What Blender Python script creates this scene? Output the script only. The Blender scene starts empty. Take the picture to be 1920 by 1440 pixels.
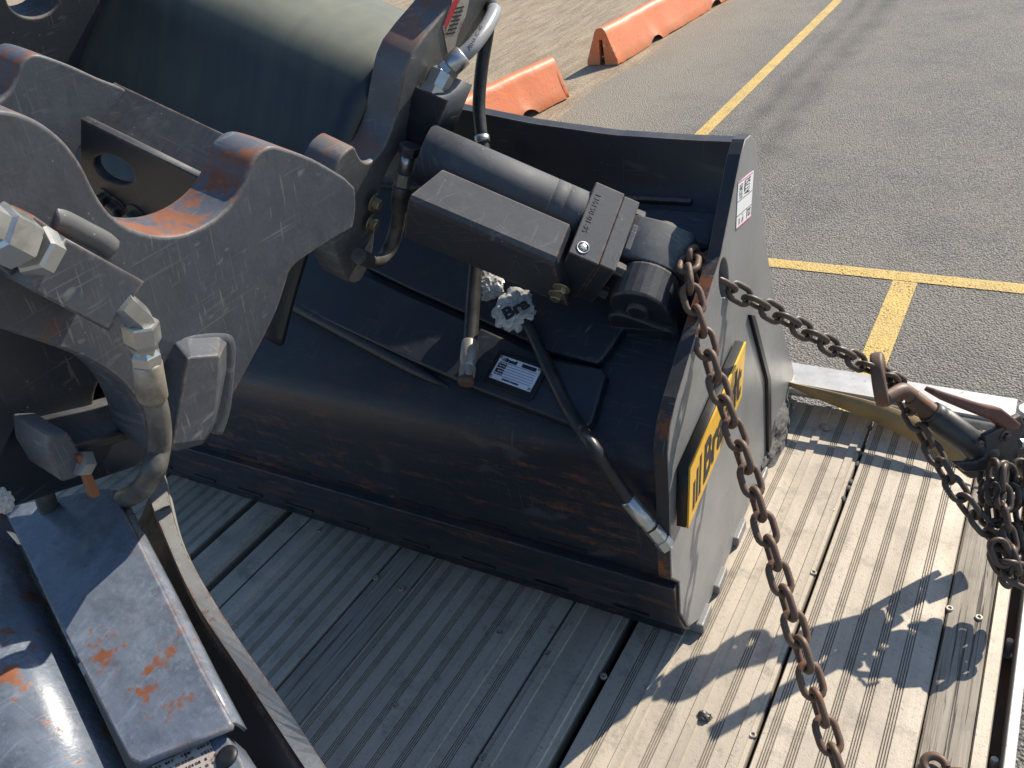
import bpy, bmesh, math, random
from mathutils import Vector as Vec, Matrix, noise as mnoise
random.seed(7)
scn = bpy.context.scene
COL = scn.collection
# ------------------------------------------------------------------ camera
# camera axes in world space (x right, d down, f forward); trailer planks run along +Y, deck is z = 0
RX = Vec((0.845, 0.510, -0.159)); RD = Vec((0.181, -0.554, -0.813)); RF = Vec((-0.503, 0.658, -0.560))
RF.normalize(); RX = (RX - RF * RX.dot(RF)).normalized(); RD = RF.cross(RX)
CAM = Vec((0, 0, 1.15)); FPX = 1500.0
cd = bpy.data.cameras.new('camera'); cam = bpy.data.objects.new('camera', cd); COL.objects.link(cam)
cd.sensor_width = 36; cd.lens = FPX / 1920 * 36; cd.clip_start = 0.02; cd.clip_end = 500
cam.matrix_world = Matrix(((RX.x, -RD.x, -RF.x, CAM.x), (RX.y, -RD.y, -RF.y, CAM.y), (RX.z, -RD.z, -RF.z, CAM.z), (0, 0, 0, 1)))
scn.camera = cam
# ------------------------------------------------------------------ sky, sun, exposure
SUN_AZ, SUN_EL = math.radians(22), math.radians(36.5)
S = Vec((math.sin(SUN_AZ) * math.cos(SUN_EL), math.cos(SUN_AZ) * math.cos(SUN_EL), math.sin(SUN_EL)))
wd = bpy.data.worlds.new('World'); scn.world = wd; wd.use_nodes = True
nt = wd.node_tree; bg = nt.nodes['Background']; sk = nt.nodes.new('ShaderNodeTexSky')
sk.sky_type = 'NISHITA'; sk.sun_disc = False; sk.sun_elevation = SUN_EL; sk.sun_rotation = SUN_AZ
nt.links.new(sk.outputs[0], bg.inputs[0]); bg.inputs[1].default_value = 0.112; sk.dust_density = .4; sk.ozone_density = 4.0; sk.air_density = 1.1
ld = bpy.data.lights.new('sun', 'SUN'); ld.energy = 5.0; ld.angle = math.radians(0.53); ld.color = (1, .92, .79)
sun = bpy.data.objects.new('sun', ld); COL.objects.link(sun); sun.rotation_euler = S.to_track_quat('Z', 'Y').to_euler()
scn.view_settings.view_transform = 'Standard'; scn.view_settings.look = 'None'
scn.view_settings.exposure = 0.5; scn.view_settings.gamma = 1
cy_ = scn.cycles; cy_.max_bounces = 5; cy_.diffuse_bounces = 3; cy_.glossy_bounces = 3; cy_.transmission_bounces = 2; cy_.transparent_max_bounces = 4
# ------------------------------------------------------------------ geometry helpers
def ray(x, y): return RX * ((x - 960) / FPX) + RD * ((y - 720) / FPX) + RF
def onp(x, y, P, n):
    d = ray(x, y); return CAM + d * ((Vec(P) - CAM).dot(n) / d.dot(n))
def onz(x, y, z=0.0): return onp(x, y, Vec((0, 0, z)), Vec((0, 0, 1)))
def dep(x, y, t): return CAM + ray(x, y) * t
class MB:
    def __init__(s): s.v = []; s.f = []; s.sm = []
    def add(s, vs, fs, smooth=False):
        o = len(s.v); s.v += [Vec(v) for v in vs]; s.f += [[o + i for i in f] for f in fs]; s.sm += [smooth] * len(fs); return s
    def box(s, O, ex, ey, ez, a, b):
        """box between local coords a and b in frame O, ex, ey, ez"""
        vs = [Vec(O) + ex * x + ey * y + ez * z for x in (a[0], b[0]) for y in (a[1], b[1]) for z in (a[2], b[2])]
        return s.add(vs, [(0, 1, 3, 2), (4, 6, 7, 5), (0, 4, 5, 1), (2, 3, 7, 6), (0, 2, 6, 4), (1, 5, 7, 3)])
    def lathe(s, p0, ax, prof, n=20, smooth=True, roll=0.0):
        ax = Vec(ax).normalized(); t = Vec((0, 0, 1)) if abs(ax.z) < .9 else Vec((1, 0, 0)); a = ax.cross(t).normalized(); b = ax.cross(a)
        for (h0, r0), (h1, r1) in zip(prof, prof[1:]):
            vs = []
            for h, r in ((h0, r0), (h1, r1)):
                for k in range(n):
                    w = roll + k * 2 * math.pi / n; vs.append(Vec(p0) + ax * h + a * (r * math.cos(w)) + b * (r * math.sin(w)))
            fs = [(k, (k + 1) % n, n + (k + 1) % n, n + k) for k in range(n)]
            if r0 == 0: vs[0:n] = vs[0:n]
            s.add(vs, fs, smooth)
        for h, r, flip in ((prof[0][0], prof[0][1], 1), (prof[-1][0], prof[-1][1], 0)):
            if r > 1e-6:
                vs = [Vec(p0) + ax * h + a * (r * math.cos(roll + k * 2 * math.pi / n)) + b * (r * math.sin(roll + k * 2 * math.pi / n)) for k in range(n)]
                s.add(vs, [tuple(range(n))])
        return s
    def tube(s, pts, r, n=14, caps=True, smooth=True):
        pts = [Vec(p) for p in pts]; N = len(pts)
        rs = r if isinstance(r, (list, tuple)) else [r] * N
        T = [(pts[min(i + 1, N - 1)] - pts[max(i - 1, 0)]).normalized() for i in range(N)]
        up = Vec((0, 0, 1)) if abs(T[0].z) < .9 else Vec((1, 0, 0)); a = T[0].cross(up).normalized(); vs = []
        for i in range(N):
            a = (a - T[i] * a.dot(T[i])).normalized(); b = T[i].cross(a)
            for k in range(n):
                w = k * 2 * math.pi / n; vs.append(pts[i] + (a * math.cos(w) + b * math.sin(w)) * rs[i])
        s.add(vs, [(i * n + k, i * n + (k + 1) % n, (i + 1) * n + (k + 1) % n, (i + 1) * n + k) for i in range(N - 1) for k in range(n)], smooth)
        if caps: s.add(vs[:n], [tuple(range(n))]); s.add(vs[-n:], [tuple(range(n))])
        return s
    def build(s, name, m, parent=None, bevel=0.0, seg=2, weld=True, label=None):
        me = bpy.data.meshes.new(name); bm = bmesh.new(); bv = [bm.verts.new(v) for v in s.v]
        for f, sm in zip(s.f, s.sm):
            try: fc = bm.faces.new([bv[i] for i in f]); fc.smooth = sm
            except ValueError: pass
        if weld: bmesh.ops.remove_doubles(bm, verts=bm.verts, dist=1e-6)
        bmesh.ops.recalc_face_normals(bm, faces=bm.faces)
        if bevel:
            es = [e for e in bm.edges if len(e.link_faces) == 2 and e.calc_face_angle(0) > .6]
            bmesh.ops.bevel(bm, geom=es, offset=bevel, segments=seg, affect='EDGES', profile=.5, clamp_overlap=True)
        bm.to_mesh(me); bm.free(); return link(name, me, m, parent, label)
def link(name, me, m, parent=None, label=None):
    o = bpy.data.objects.new(name, me); COL.objects.link(o)
    if m: me.materials.clear(); me.materials.append(m)
    if parent: o.parent = parent
    if label: o['label'] = label
    return o
def thing(name, label, cat, group=None):
    o = bpy.data.objects.new(name, None); COL.objects.link(o); o.empty_display_size = .05
    return tag(o, label, cat, group)
def tag(o, label, cat, group=None):
    o['label'] = label; o['category'] = cat
    if group: o['group'] = group
    return o
def struct(o): o['kind'] = 'structure'; return o
def catmull(pts, k=6, closed=False):
    pts = [Vec(p) for p in pts]; N = len(pts); out = []
    for i in range(N if closed else N - 1):
        g = (lambda j: pts[j % N]) if closed else (lambda j: pts[max(0, min(N - 1, j))])
        a, b, c, d = g(i - 1), g(i), g(i + 1), g(i + 2)
        for j in range(k):
            t = j / k; out.append(.5 * ((2 * b) + (c - a) * t + (2 * a - 5 * b + 4 * c - d) * t * t + (3 * b - a - 3 * c + d) * t ** 3))
    if not closed: out.append(pts[-1])
    return out
def fillet(pts, r, k=4):
    """round every corner of a closed 2-D polygon"""
    pts = [Vec((p[0], p[1])) for p in pts]; N = len(pts); out = []
    for i in range(N):
        a, b, c = pts[i - 1], pts[i], pts[(i + 1) % N]; rr = min(r, (a - b).length * .45, (c - b).length * .45)
        p = b + (a - b).normalized() * rr; q = b + (c - b).normalized() * rr
        for j in range(k + 1):
            t = j / k; out.append((1 - t) ** 2 * p + 2 * t * (1 - t) * b + t * t * q)
    return out
class Plane:
    """a real plane in the scene; n faces outward, e1/e2 lie in it"""
    def __init__(s, P, n, e1=None):
        s.P = Vec(P); s.n = Vec(n).normalized()
        e1 = Vec(e1) if e1 is not None else Vec((0, 0, 1)).cross(s.n); s.e1 = (e1 - s.n * e1.dot(s.n)).normalized(); s.e2 = s.n.cross(s.e1)
    def at(s, a, b, h=0.0): return s.P + s.e1 * a + s.e2 * b + s.n * h
    def px(s, x, y, h=0.0): return onp(x, y, s.P + s.n * h, s.n)
    def l2(s, q): d = Vec(q) - s.P; return Vec((d.dot(s.e1), d.dot(s.e2)))
    def pxl(s, pts, h=0.0): return [s.l2(s.px(x, y, h)) for x, y in pts]
    def off(s, h): return Plane(s.P + s.n * h, s.n, s.e1)
def plate(name, pl, loops, th, m, parent=None, bevel=.003, h=0.0, label=None):
    """flat plate with holes: outer face at height h over the plane, th thick behind it"""
    cu = bpy.data.curves.new(name, 'CURVE'); cu.dimensions = '2D'; cu.fill_mode = 'BOTH'
    cu.extrude = max(th / 2 - bevel, 1e-4); cu.bevel_depth = bevel; cu.bevel_resolution = 2; cu.offset = -bevel
    for lp in loops:
        sp = cu.splines.new('POLY'); sp.points.add(len(lp) - 1); sp.use_cyclic_u = True
        for p, q in zip(sp.points, lp): p.co = (q[0], q[1], 0, 1)
    co = bpy.data.objects.new(name, cu); me = bpy.data.meshes.new_from_object(co)
    bpy.data.objects.remove(co); bpy.data.curves.remove(cu); me.name = name
    for v in me.vertices: v.co = pl.at(v.co.x, v.co.y, h - th / 2 + v.co.z)
    o = link(name, me, m, parent, label); return o
def text(body, pl, x, y, size, m, parent, name='lettering', ext=.0004, ang=0.0, shear=0.0, bold=0.0, h=0.0, xs=1.0, align='LEFT'):
    cu = bpy.data.curves.new(name, 'FONT'); cu.body = body; cu.size = size; cu.extrude = ext; cu.shear = shear; cu.offset = bold; cu.align_x = align; cu.resolution_u = 3
    co = bpy.data.objects.new(name, cu); me = bpy.data.meshes.new_from_object(co); bpy.data.objects.remove(co); bpy.data.curves.remove(cu); me.name = name
    c, s_ = math.cos(ang), math.sin(ang)
    for v in me.vertices:
        a, b = v.co.x * xs, v.co.y; v.co = pl.at(x + a * c - b * s_, y + a * s_ + b * c, h + v.co.z)
    return link(name, me, m, parent)
def rect(x0, y0, x1, y1): return [(x0, y0), (x1, y0), (x1, y1), (x0, y1)]
def circ(x, y, r, n=24, ry=None): return [(x + r * math.cos(k * 2 * math.pi / n), y + (ry or r) * math.sin(k * 2 * math.pi / n)) for k in range(n)]
def bolt(pl, x, y, r, hh, m, parent, name='bolt', washer=True, h=0.0):
    b = MB()
    if washer: b.lathe(pl.at(x, y, h), pl.n, [(0, r * 1.55), (r * .22, r * 1.5)], 20)
    b.lathe(pl.at(x, y, h + (r * .22 if washer else 0)), pl.n, [(0, r), (hh * .85, r), (hh, r * .86)], 6, False, random.random())
    return b.build(name, m, parent)
# ------------------------------------------------------------------ materials
def mat(name):
    m = bpy.data.materials.new(name); m.use_nodes = True; t = m.node_tree; return m, t, t.nodes['Principled BSDF']
class NB:
    def __init__(s, t): s.t = t; s.pos = s.n('ShaderNodeNewGeometry').outputs['Position']
    def n(s, ty, **k):
        x = s.t.nodes.new(ty)
        for a, b in k.items(): setattr(x, a, b)
        return x
    def l(s, a, b):
        if hasattr(a, 'is_linked'): s.t.links.new(a, b)
        else: b.default_value = a
    def noise(s, scale, detail=6, rough=.6, vec=None, dist=0.0):
        x = s.n('ShaderNodeTexNoise'); s.l(vec or s.pos, x.inputs['Vector']); x.inputs['Scale'].default_value = scale; x.inputs['Detail'].default_value = detail
        x.inputs['Roughness'].default_value = rough; x.inputs['Distortion'].default_value = dist; return x.outputs['Fac']
    def voro(s, scale, feat='F1', vec=None, out='Distance'):
        x = s.n('ShaderNodeTexVoronoi', feature=feat); s.l(vec or s.pos, x.inputs['Vector']); x.inputs['Scale'].default_value = scale; return x.outputs[out]
    def mapv(s, scale, rot=(0, 0, 0), loc=(0, 0, 0)):
        x = s.n('ShaderNodeMapping'); s.l(s.pos, x.inputs[0]); x.inputs['Location'].default_value = loc; x.inputs['Rotation'].default_value = rot; x.inputs['Scale'].default_value = scale; return x.outputs[0]
    def rng(s, v, a, b, c=0.0, d=1.0):
        x = s.n('ShaderNodeMapRange'); s.l(v, x.inputs[0])
        for i, q in zip((1, 2, 3, 4), (a, b, c, d)): x.inputs[i].default_value = q
        return x.outputs[0]
    def math(s, op, a, b=0.0):
        x = s.n('ShaderNodeMath', operation=op); s.l(a, x.inputs[0]); s.l(b, x.inputs[1]); return x.outputs[0]
    def mix(s, f, a, b):
        x = s.n('ShaderNodeMix', data_type='RGBA'); s.l(f, x.inputs[0]); s.l(a if hasattr(a, 'is_linked') else (*a, 1), x.inputs[6]); s.l(b if hasattr(b, 'is_linked') else (*b, 1), x.inputs[7]); return x.outputs[2]
    def bump(s, v, st, dist=.002, nrm=None):
        x = s.n('ShaderNodeBump'); s.l(v, x.inputs['Height']); x.inputs['Strength'].default_value = st; x.inputs['Distance'].default_value = dist
        if nrm: s.l(nrm, x.inputs['Normal'])
        return x.outputs[0]
    def xyz(s):
        x = s.n('ShaderNodeSeparateXYZ'); s.l(s.pos, x.inputs[0]); return x.outputs
    def edge(s, r=.006):
        g = s.n('ShaderNodeNewGeometry'); b = s.n('ShaderNodeBevel', samples=4); b.inputs[0].default_value = r
        d = s.n('ShaderNodeVectorMath', operation='DOT_PRODUCT'); s.l(b.outputs[0], d.inputs[0]); s.l(g.outputs['Normal'], d.inputs[1])
        return s.math('SUBTRACT', 1.0, d.outputs['Value'])
RUST1 = (.30, .10, .035); RUST2 = (.13, .045, .02)
def steel(name, base=(.021, .021, .022), dust=.5, scratch=.5, rust=.3, edge=.6, rough=.42, dustcol=(.13, .122, .11), stain=0.0, erad=.006, rsc=11, toprust=0.0, mott=0.0, lit_top_dust=False):
    m, t, p = mat(name); k = NB(t)
    c = k.mix(k.rng(k.noise(3, 3), .3, .7), base, tuple(x * 1.6 for x in base))
    d = k.math('MULTIPLY', k.rng(k.noise(7, 6, .72), .42, .72), k.rng(k.noise(60, 3, .7), .3, .7))
    if lit_top_dust:   # dust tone on upward faces; also paints lit tops and shaded fronts
        g0 = k.n('ShaderNodeNewGeometry'); s0 = k.n('ShaderNodeSeparateXYZ'); k.l(g0.outputs['Normal'], s0.inputs[0]); d = k.math('MULTIPLY', k.math('ADD', d, .35), k.rng(s0.outputs[2], .15, .65, .12, 1.0))
    c = k.mix(k.math('MULTIPLY', d, dust), c, dustcol)
    speck = k.rng(k.voro(95), .10, .05); spm = k.math('MULTIPLY', speck, k.rng(k.noise(14, 2), .56, .60))
    c = k.mix(k.math('MULTIPLY', spm, min(1, dust)), c, (.45, .43, .38))
    sc = None
    for sca, rot in (((7, 260, 30), (.3, .2, .5)), ((30, 8, 330), (.7, .4, 1.3)), ((300, 30, 9), (.2, .9, 2.2))):
        v = k.mapv(sca, rot); q = k.math('MULTIPLY', k.rng(k.noise(1, 1, .5, v), .66, .72), k.rng(k.noise(9, 1), .46, .62))
        sc = q if sc is None else k.math('MAXIMUM', sc, q)
    if scratch > .4:
        for sca, rot in (((5, 420, 40), (.1, .5, .9)), ((45, 6, 480), (1.1, .2, .3)), ((430, 50, 5), (.6, 1.3, 1.9)), ((24, 600, 7), (2.2, .6, .2))):
            q = k.math('MULTIPLY', k.rng(k.noise(1, 1, .5, k.mapv(sca, rot)), .675, .72), k.rng(k.noise(13, 1), .42, .66)); sc = k.math('MAXIMUM', sc, k.math('MULTIPLY', q, .55))
    if mott:
        mot = k.math('MULTIPLY', k.rng(k.noise(180, 2, .8), .50, .66), k.rng(k.noise(21, 3, .7), .40, .62)); c = k.mix(k.math('MULTIPLY', mot, .5 * mott), c, tuple(min(.5, x * 2.2 + .02) for x in base))
        dk = k.rng(k.noise(2, 5, .75, k.mapv((7, 16, 7), (.2, .3, .6))), .48, .66); c = k.mix(k.math('MULTIPLY', dk, .5 * mott), c, tuple(x * .45 for x in base))
        lt = k.rng(k.noise(3, 5, .75, k.mapv((12, 5, 9), (.5, .1, 1.1))), .55, .70); c = k.mix(k.math('MULTIPLY', lt, .5 * mott), c, tuple(min(.6, x * 2.4) for x in base))
    c = k.mix(k.math('MULTIPLY', sc, scratch), c, (.30, .30, .29))
    rc = k.mix(k.noise(45, 3, .7), RUST2, RUST1)
    rs = k.math('MULTIPLY', k.rng(k.noise(rsc, 6, .7), .66 - .1 * rust, .70 - .08 * rust), min(1, rust * 1.5))
    if stain:
        v = k.mapv((3, 3, 26)); rs = k.math('MAXIMUM', rs, k.math('MULTIPLY', k.math('MULTIPLY', k.rng(k.noise(3, 6, .7, v), .5, .66), k.rng(k.noise(70, 3, .7), .35, .65)), k.rng(k.xyz()[2], .50, .36, 0, stain)))
    if toprust:
        g = k.n('ShaderNodeNewGeometry'); sx = k.n('ShaderNodeSeparateXYZ'); k.l(g.outputs['Normal'], sx.inputs[0])
        rs = k.math('MAXIMUM', rs, k.math('MULTIPLY', k.math('MULTIPLY', k.rng(sx.outputs[2], .45, .75), k.rng(k.noise(16, 5, .7), .46, .54)), toprust))
    c = k.mix(rs, c, rc)
    rou = k.math('ADD', rough, k.math('MULTIPLY', k.math('ADD', d, rs), .35))
    if edge:
        e = k.edge(erad); em = k.math('MULTIPLY', k.rng(e, .015, .10), k.rng(k.noise(26, 4, .75), .36, .56)); em = k.math('MULTIPLY', em, edge)
        c = k.mix(em, c, k.mix(k.rng(k.noise(90, 3), .42, .6), rc, (.33, .27, .2))); rou = k.math('ADD', rou, k.math('MULTIPLY', em, .3))
    k.l(c, p.inputs['Base Color']); k.l(rou, p.inputs['Roughness']); p.inputs['Specular IOR Level'].default_value = .5
    h = k.math('ADD', k.math('MULTIPLY', k.noise(40, 3), .5), k.math('MULTIPLY', k.noise(260, 1), .25))
    k.l(k.bump(h, .25, .0016), p.inputs['Normal']); return m
def metal(name, base=(.42, .42, .4), rough=.38, metallic=.85, dirt=.5, dirtcol=(.16, .12, .08)):
    m, t, p = mat(name); k = NB(t); d = k.rng(k.noise(30, 8, .7), .42, .68); f = k.math('MULTIPLY', d, dirt)
    k.l(k.mix(f, base, dirtcol), p.inputs['Base Color']); k.l(k.math('SUBTRACT', metallic, k.math('MULTIPLY', f, metallic)), p.inputs['Metallic'])
    k.l(k.math('ADD', rough, k.math('MULTIPLY', f, .4)), p.inputs['Roughness']); k.l(k.bump(k.noise(200, 4), .12, .001), p.inputs['Normal']); return m
def rubber(name, base=(.012, .012, .013), dust=.3, rough=.4):
    m, t, p = mat(name); k = NB(t); k.l(k.mix(k.math('MULTIPLY', k.rng(k.noise(18, 8, .7), .4, .7), dust), base, (.2, .18, .15)), p.inputs['Base Color'])
    k.l(k.rng(k.noise(25, 5), .3, .7, rough - .1, rough + .2), p.inputs['Roughness']); k.l(k.bump(k.noise(300, 3), .15, .001), p.inputs['Normal']); return m
def plain(name, col, rough=.6, metallic=0.0, var=.25):
    m, t, p = mat(name); k = NB(t); k.l(k.mix(k.math('MULTIPLY', k.rng(k.noise(50, 8, .7), .4, .7), var), col, tuple(c * .45 for c in col)), p.inputs['Base Color'])
    p.inputs['Roughness'].default_value = rough; p.inputs['Metallic'].default_value = metallic; k.l(k.bump(k.noise(150, 4), .1, .001), p.inputs['Normal']); return m
M = {}
M['steel'] = steel('black_steel', base=(.010, .0135, .020), dust=.4, lit_top_dust=True, scratch=.2, rust=.12, edge=.55)
M['shell'] = steel('black_steel_shell', base=(.0065, .0105, .0185), dust=.3, lit_top_dust=True, scratch=.10, rust=.08, edge=.35, stain=.6, rough=.36)
M['side'] = steel('grey_dusty_steel', base=(.155, .155, .153), dust=.4, scratch=.35, rust=.05, edge=.75, rough=.42, dustcol=(.2, .195, .185))
M['lug'] = steel('worn_lug_steel', base=(.056, .062, .073), dust=.4, scratch=.5, mott=.5, rust=.22, edge=.9, rough=.42, erad=.006, toprust=.9)
M['lugplain'] = steel('painted_block_steel', base=(.06, .066, .077), dust=.4, scratch=.45, mott=.5, rust=.12, edge=.7, rough=.42)
M['guard'] = steel('worn_guard_steel', base=(.105, .122, .15), dust=.4, scratch=.36, mott=1.0, rsc=19, rust=.8, edge=.8, rough=.24, dustcol=(.33, .34, .35))
M['grey'] = steel('dusty_black_steel', base=(.02, .0225, .028), dust=.75, lit_top_dust=True, scratch=.2, rust=.1, edge=.6, rough=.52, dustcol=(.16, .16, .158))
M['ear'] = steel('ear_steel', base=(.075, .076, .078), dust=.6, scratch=.5, rust=.12, edge=.6, rough=.42, toprust=.5, dustcol=(.2, .19, .165))
M['edge'] = steel('rusty_shaded_edge', base=(.02, .02, .022), dust=.5, scratch=.3, rust=.8, edge=0, rough=.5, dustcol=(.12, .075, .045), rsc=9)  # rust over a dark base that holds the shade of the unlit edge
def m_wrap():
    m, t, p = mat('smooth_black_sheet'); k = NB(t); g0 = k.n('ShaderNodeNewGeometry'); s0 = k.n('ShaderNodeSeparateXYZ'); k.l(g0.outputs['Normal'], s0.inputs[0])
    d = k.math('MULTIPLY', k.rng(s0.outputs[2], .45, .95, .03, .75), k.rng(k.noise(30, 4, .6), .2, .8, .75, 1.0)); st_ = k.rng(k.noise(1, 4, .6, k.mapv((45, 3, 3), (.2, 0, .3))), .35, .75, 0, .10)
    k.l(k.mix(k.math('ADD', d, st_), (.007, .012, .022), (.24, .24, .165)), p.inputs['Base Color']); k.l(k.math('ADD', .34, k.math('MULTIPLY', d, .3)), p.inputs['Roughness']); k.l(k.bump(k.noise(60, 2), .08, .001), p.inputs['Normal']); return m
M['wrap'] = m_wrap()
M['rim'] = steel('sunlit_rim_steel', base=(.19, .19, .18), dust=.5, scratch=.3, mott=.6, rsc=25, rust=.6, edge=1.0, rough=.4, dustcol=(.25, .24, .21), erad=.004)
M['zinc'] = metal('zinc_fitting', (.5, .5, .48), .3, .92, .45, (.24, .22, .18))
M['dirtyzinc'] = metal('dirty_fitting', (.4, .36, .3), .45, .6, .85, (.16, .11, .07))
M['bolt'] = metal('yellow_zinc_bolt', (.35, .3, .18), .35, .8, .6)
M['chain'] = steel('rusty_chain', base=(.10, .058, .036), dust=.6, scratch=0, rust=.6, edge=0, rough=.5, dustcol=(.17, .10, .06), rsc=55)
M['chaindark'] = steel('oily_chain', base=(.062, .042, .029), dust=.7, scratch=0, rust=.35, edge=0, rough=.42, dustcol=(.13, .10, .075), rsc=55)
M['binder'] = steel('black_binder', base=(.03, .028, .027), dust=.5, scratch=.2, rust=.3, edge=.6, rough=.4)
M['handle'] = steel('red_brown_handle', base=(.09, .03, .022), dust=.5, scratch=.2, rust=.35, edge=.5, rough=.45)
M['hose'] = rubber('black_rubber', dust=.2); M['hosedusty'] = rubber('dusty_rubber', (.05, .047, .042), dust=1.0)
M['hosegrey'] = rubber('sheen_hose_rubber', (.30, .30, .30), .3, .3)  # pale grey paints the sunlit sheen of the upper hose
M['black'] = plain('black_paint', (.012, .012, .012), .5); M['yellow'] = plain('yellow_paint', (.72, .40, .03), .45, var=.15)
M['white'] = plain('white_print', (.78, .77, .76), .45, var=.08); M['pink'] = plain('pink_print', (.75, .2, .35), .5, var=.05); M['red'] = plain('red_print', (.5, .03, .04), .5, var=.1)
M['ink'] = plain('ink', (.02, .02, .025), .6, var=0); M['nameplate'] = plain('aluminium_nameplate', (.75, .76, .8), .45, .0, .1)
M['plastic'] = plain('torn_white_film', (.50, .485, .46), .35, var=.6); M['weld'] = steel('weld_bead', base=(.09, .09, .092), dust=.6, scratch=0, rust=.05, edge=0, rough=.4)
M['worn_decal'] = steel('worn_decal', base=(.34, .29, .24), dust=.6, scratch=.5, rust=1.2, edge=0, rough=.5, dustcol=(.6, .58, .54), rsc=40)
M['rustpipe'] = steel('brown_rust', base=(.09, .05, .03), dust=.5, scratch=.1, rust=1, edge=0, rough=.6)
M['rustbright'] = steel('bright_rust', base=(.2, .075, .032), dust=.3, scratch=.1, rust=1, edge=0, rough=.65, dustcol=(.3, .2, .12))
M['crumb'] = plain('grey_dirt', (.13, .12, .11), .9, var=.6)

def m_alu():
    m, t, p = mat('dusty_aluminium'); k = NB(t); v = k.mapv((40, 1.2, 1)); x, y, z = k.xyz()
    c = k.mix(k.rng(k.noise(4, 6, .65), .35, .7), (.62, .53, .42), (.47, .41, .33))
    c = k.mix(k.math('MULTIPLY', k.rng(k.noise(1, 6, .6, v), .45, .7), .35), c, (.33, .29, .23))
    c = k.mix(k.math('MULTIPLY', k.rng(k.noise(16, 6, .75), .53, .64), .6), c, (.25, .22, .18))
    c = k.mix(k.math('MULTIPLY', k.rng(k.noise(130, 4, .8), .56, .66), .55), c, (.16, .13, .10))
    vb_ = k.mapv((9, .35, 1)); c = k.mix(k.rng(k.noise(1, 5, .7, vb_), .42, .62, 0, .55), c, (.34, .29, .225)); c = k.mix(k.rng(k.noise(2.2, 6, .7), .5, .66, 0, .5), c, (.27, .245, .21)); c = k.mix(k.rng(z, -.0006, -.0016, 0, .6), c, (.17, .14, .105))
    k.l(c, p.inputs['Base Color']); k.l(k.rng(k.noise(9, 6), .3, .7, .5, .75), p.inputs['Roughness']); p.inputs['Metallic'].default_value = .12
    k.l(k.bump(k.math('ADD', k.noise(70, 4, .7), k.noise(400, 1)), .25, .0015), p.inputs['Normal']); return m
def m_wood():
    m, t, p = mat('weathered_wood'); k = NB(t); v = k.mapv((70, 2.2, 30)); g = k.noise(2, 8, .65, v, .8)
    c = k.mix(k.rng(g, .3, .7), (.25, .21, .165), (.41, .36, .295)); v2 = k.mapv((160, 3, 40)); cr = k.rng(k.noise(1, 3, .5, v2, 1.), .60, .66)
    c = k.mix(k.math('MULTIPLY', cr, .8), c, (.05, .04, .03)); c = k.mix(k.math('MULTIPLY', k.rng(k.noise(14, 8), .5, .7), .4), c, (.14, .12, .1))
    k.l(c, p.inputs['Base Color']); p.inputs['Roughness'].default_value = .8; k.l(k.bump(k.math('SUBTRACT', g, cr), .9, .003), p.inputs['Normal']); return m
def m_rail():
    m, t, p = mat('bright_aluminium'); k = NB(t); c = k.mix(k.rng(k.noise(20, 10, .7), .4, .75), (.52, .51, .49), (.36, .345, .32)); c = k.mix(k.math('MULTIPLY', k.rng(k.noise(60, 6, .8), .6, .68), .7), c, (.14, .12, .1))
    k.l(c, p.inputs['Base Color']); p.inputs['Roughness'].default_value = .45; p.inputs['Metallic'].default_value = .25; k.l(k.bump(k.noise(120, 6), .25, .001), p.inputs['Normal']); return m
def m_asphalt():
    m, t, p = mat('asphalt'); k = NB(t); x, y, z = k.xyz()
    a = k.voro(105, out='Color'); sp = k.n('ShaderNodeSeparateColor'); k.l(a, sp.inputs[0]); vd = k.voro(105); gr = k.rng(sp.outputs[0], 0, 1)
    c = k.mix(gr, (.13, .12, .106), (.40, .367, .318)); c = k.mix(k.rng(vd, .0075, .012), c, (.075, .068, .06)) if False else k.mix(k.rng(vd, .35, .75, 0, .75), c, (.06, .055, .05))
    fine = k.noise(420, 2, .7); c = k.mix(k.rng(fine, .4, .7, 0, .4), c, (.33, .30, .26))
    big = k.noise(.9, 6, .6); c = k.mix(k.rng(k.noise(2.6, 7, .7), .5, .68, 0, .5), c, (.11, .105, .10)); c = k.mix(k.rng(big, .35, .65, 0, .35), c, (.33, .285, .22))
    # dusty margin beside the line, worn dark wheel streaks along the drive lane
    nx = k.math('ADD', x, k.math('MULTIPLY', k.math('SUBTRACT', k.noise(1.3, 4), .5), .5))
    c = k.mix(k.rng(nx, -2.0, -3.1, 0, .6), c, (.37, .315, .235))
    for x0, w, s_ in ((-1.93, .07, .55), (-1.68, .10, .6)):
        q = k.math('ABSOLUTE', k.math('SUBTRACT', k.math('ADD', x, k.math('MULTIPLY', k.math('SUBTRACT', k.noise(.5, 2), .5), .10)), x0))
        c = k.mix(k.math('MULTIPLY', k.rng(q, w * 1.8, w * .1, 0, s_), k.rng(k.noise(1.5, 6), .30, .6)), c, (.055, .052, .05))
    k.l(c, p.inputs['Base Color']); p.inputs['Roughness'].default_value = .85
    h = k.math('ADD', k.math('MULTIPLY', vd, -1.), k.math('MULTIPLY', fine, .35)); k.l(k.bump(h, 1., .012), p.inputs['Normal']); return m
def m_dirt():
    m, t, p = mat('tan_dirt'); k = NB(t); v = k.mapv((3, .5, 1), (0, 0, .12)); g = k.noise(3, 8, .6, v)
    c = k.mix(k.rng(g, .35, .65), (.30, .225, .145), (.44, .35, .24)); c = k.mix(k.rng(k.noise(45, 5, .8), .5, .72, 0, .6), c, (.20, .15, .1))
    k.l(c, p.inputs['Base Color']); p.inputs['Roughness'].default_value = .95
    k.l(k.bump(k.math('ADD', k.math('MULTIPLY', g, 2), k.noise(28, 5, .75)), .8, .03), p.inputs['Normal']); return m
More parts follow.
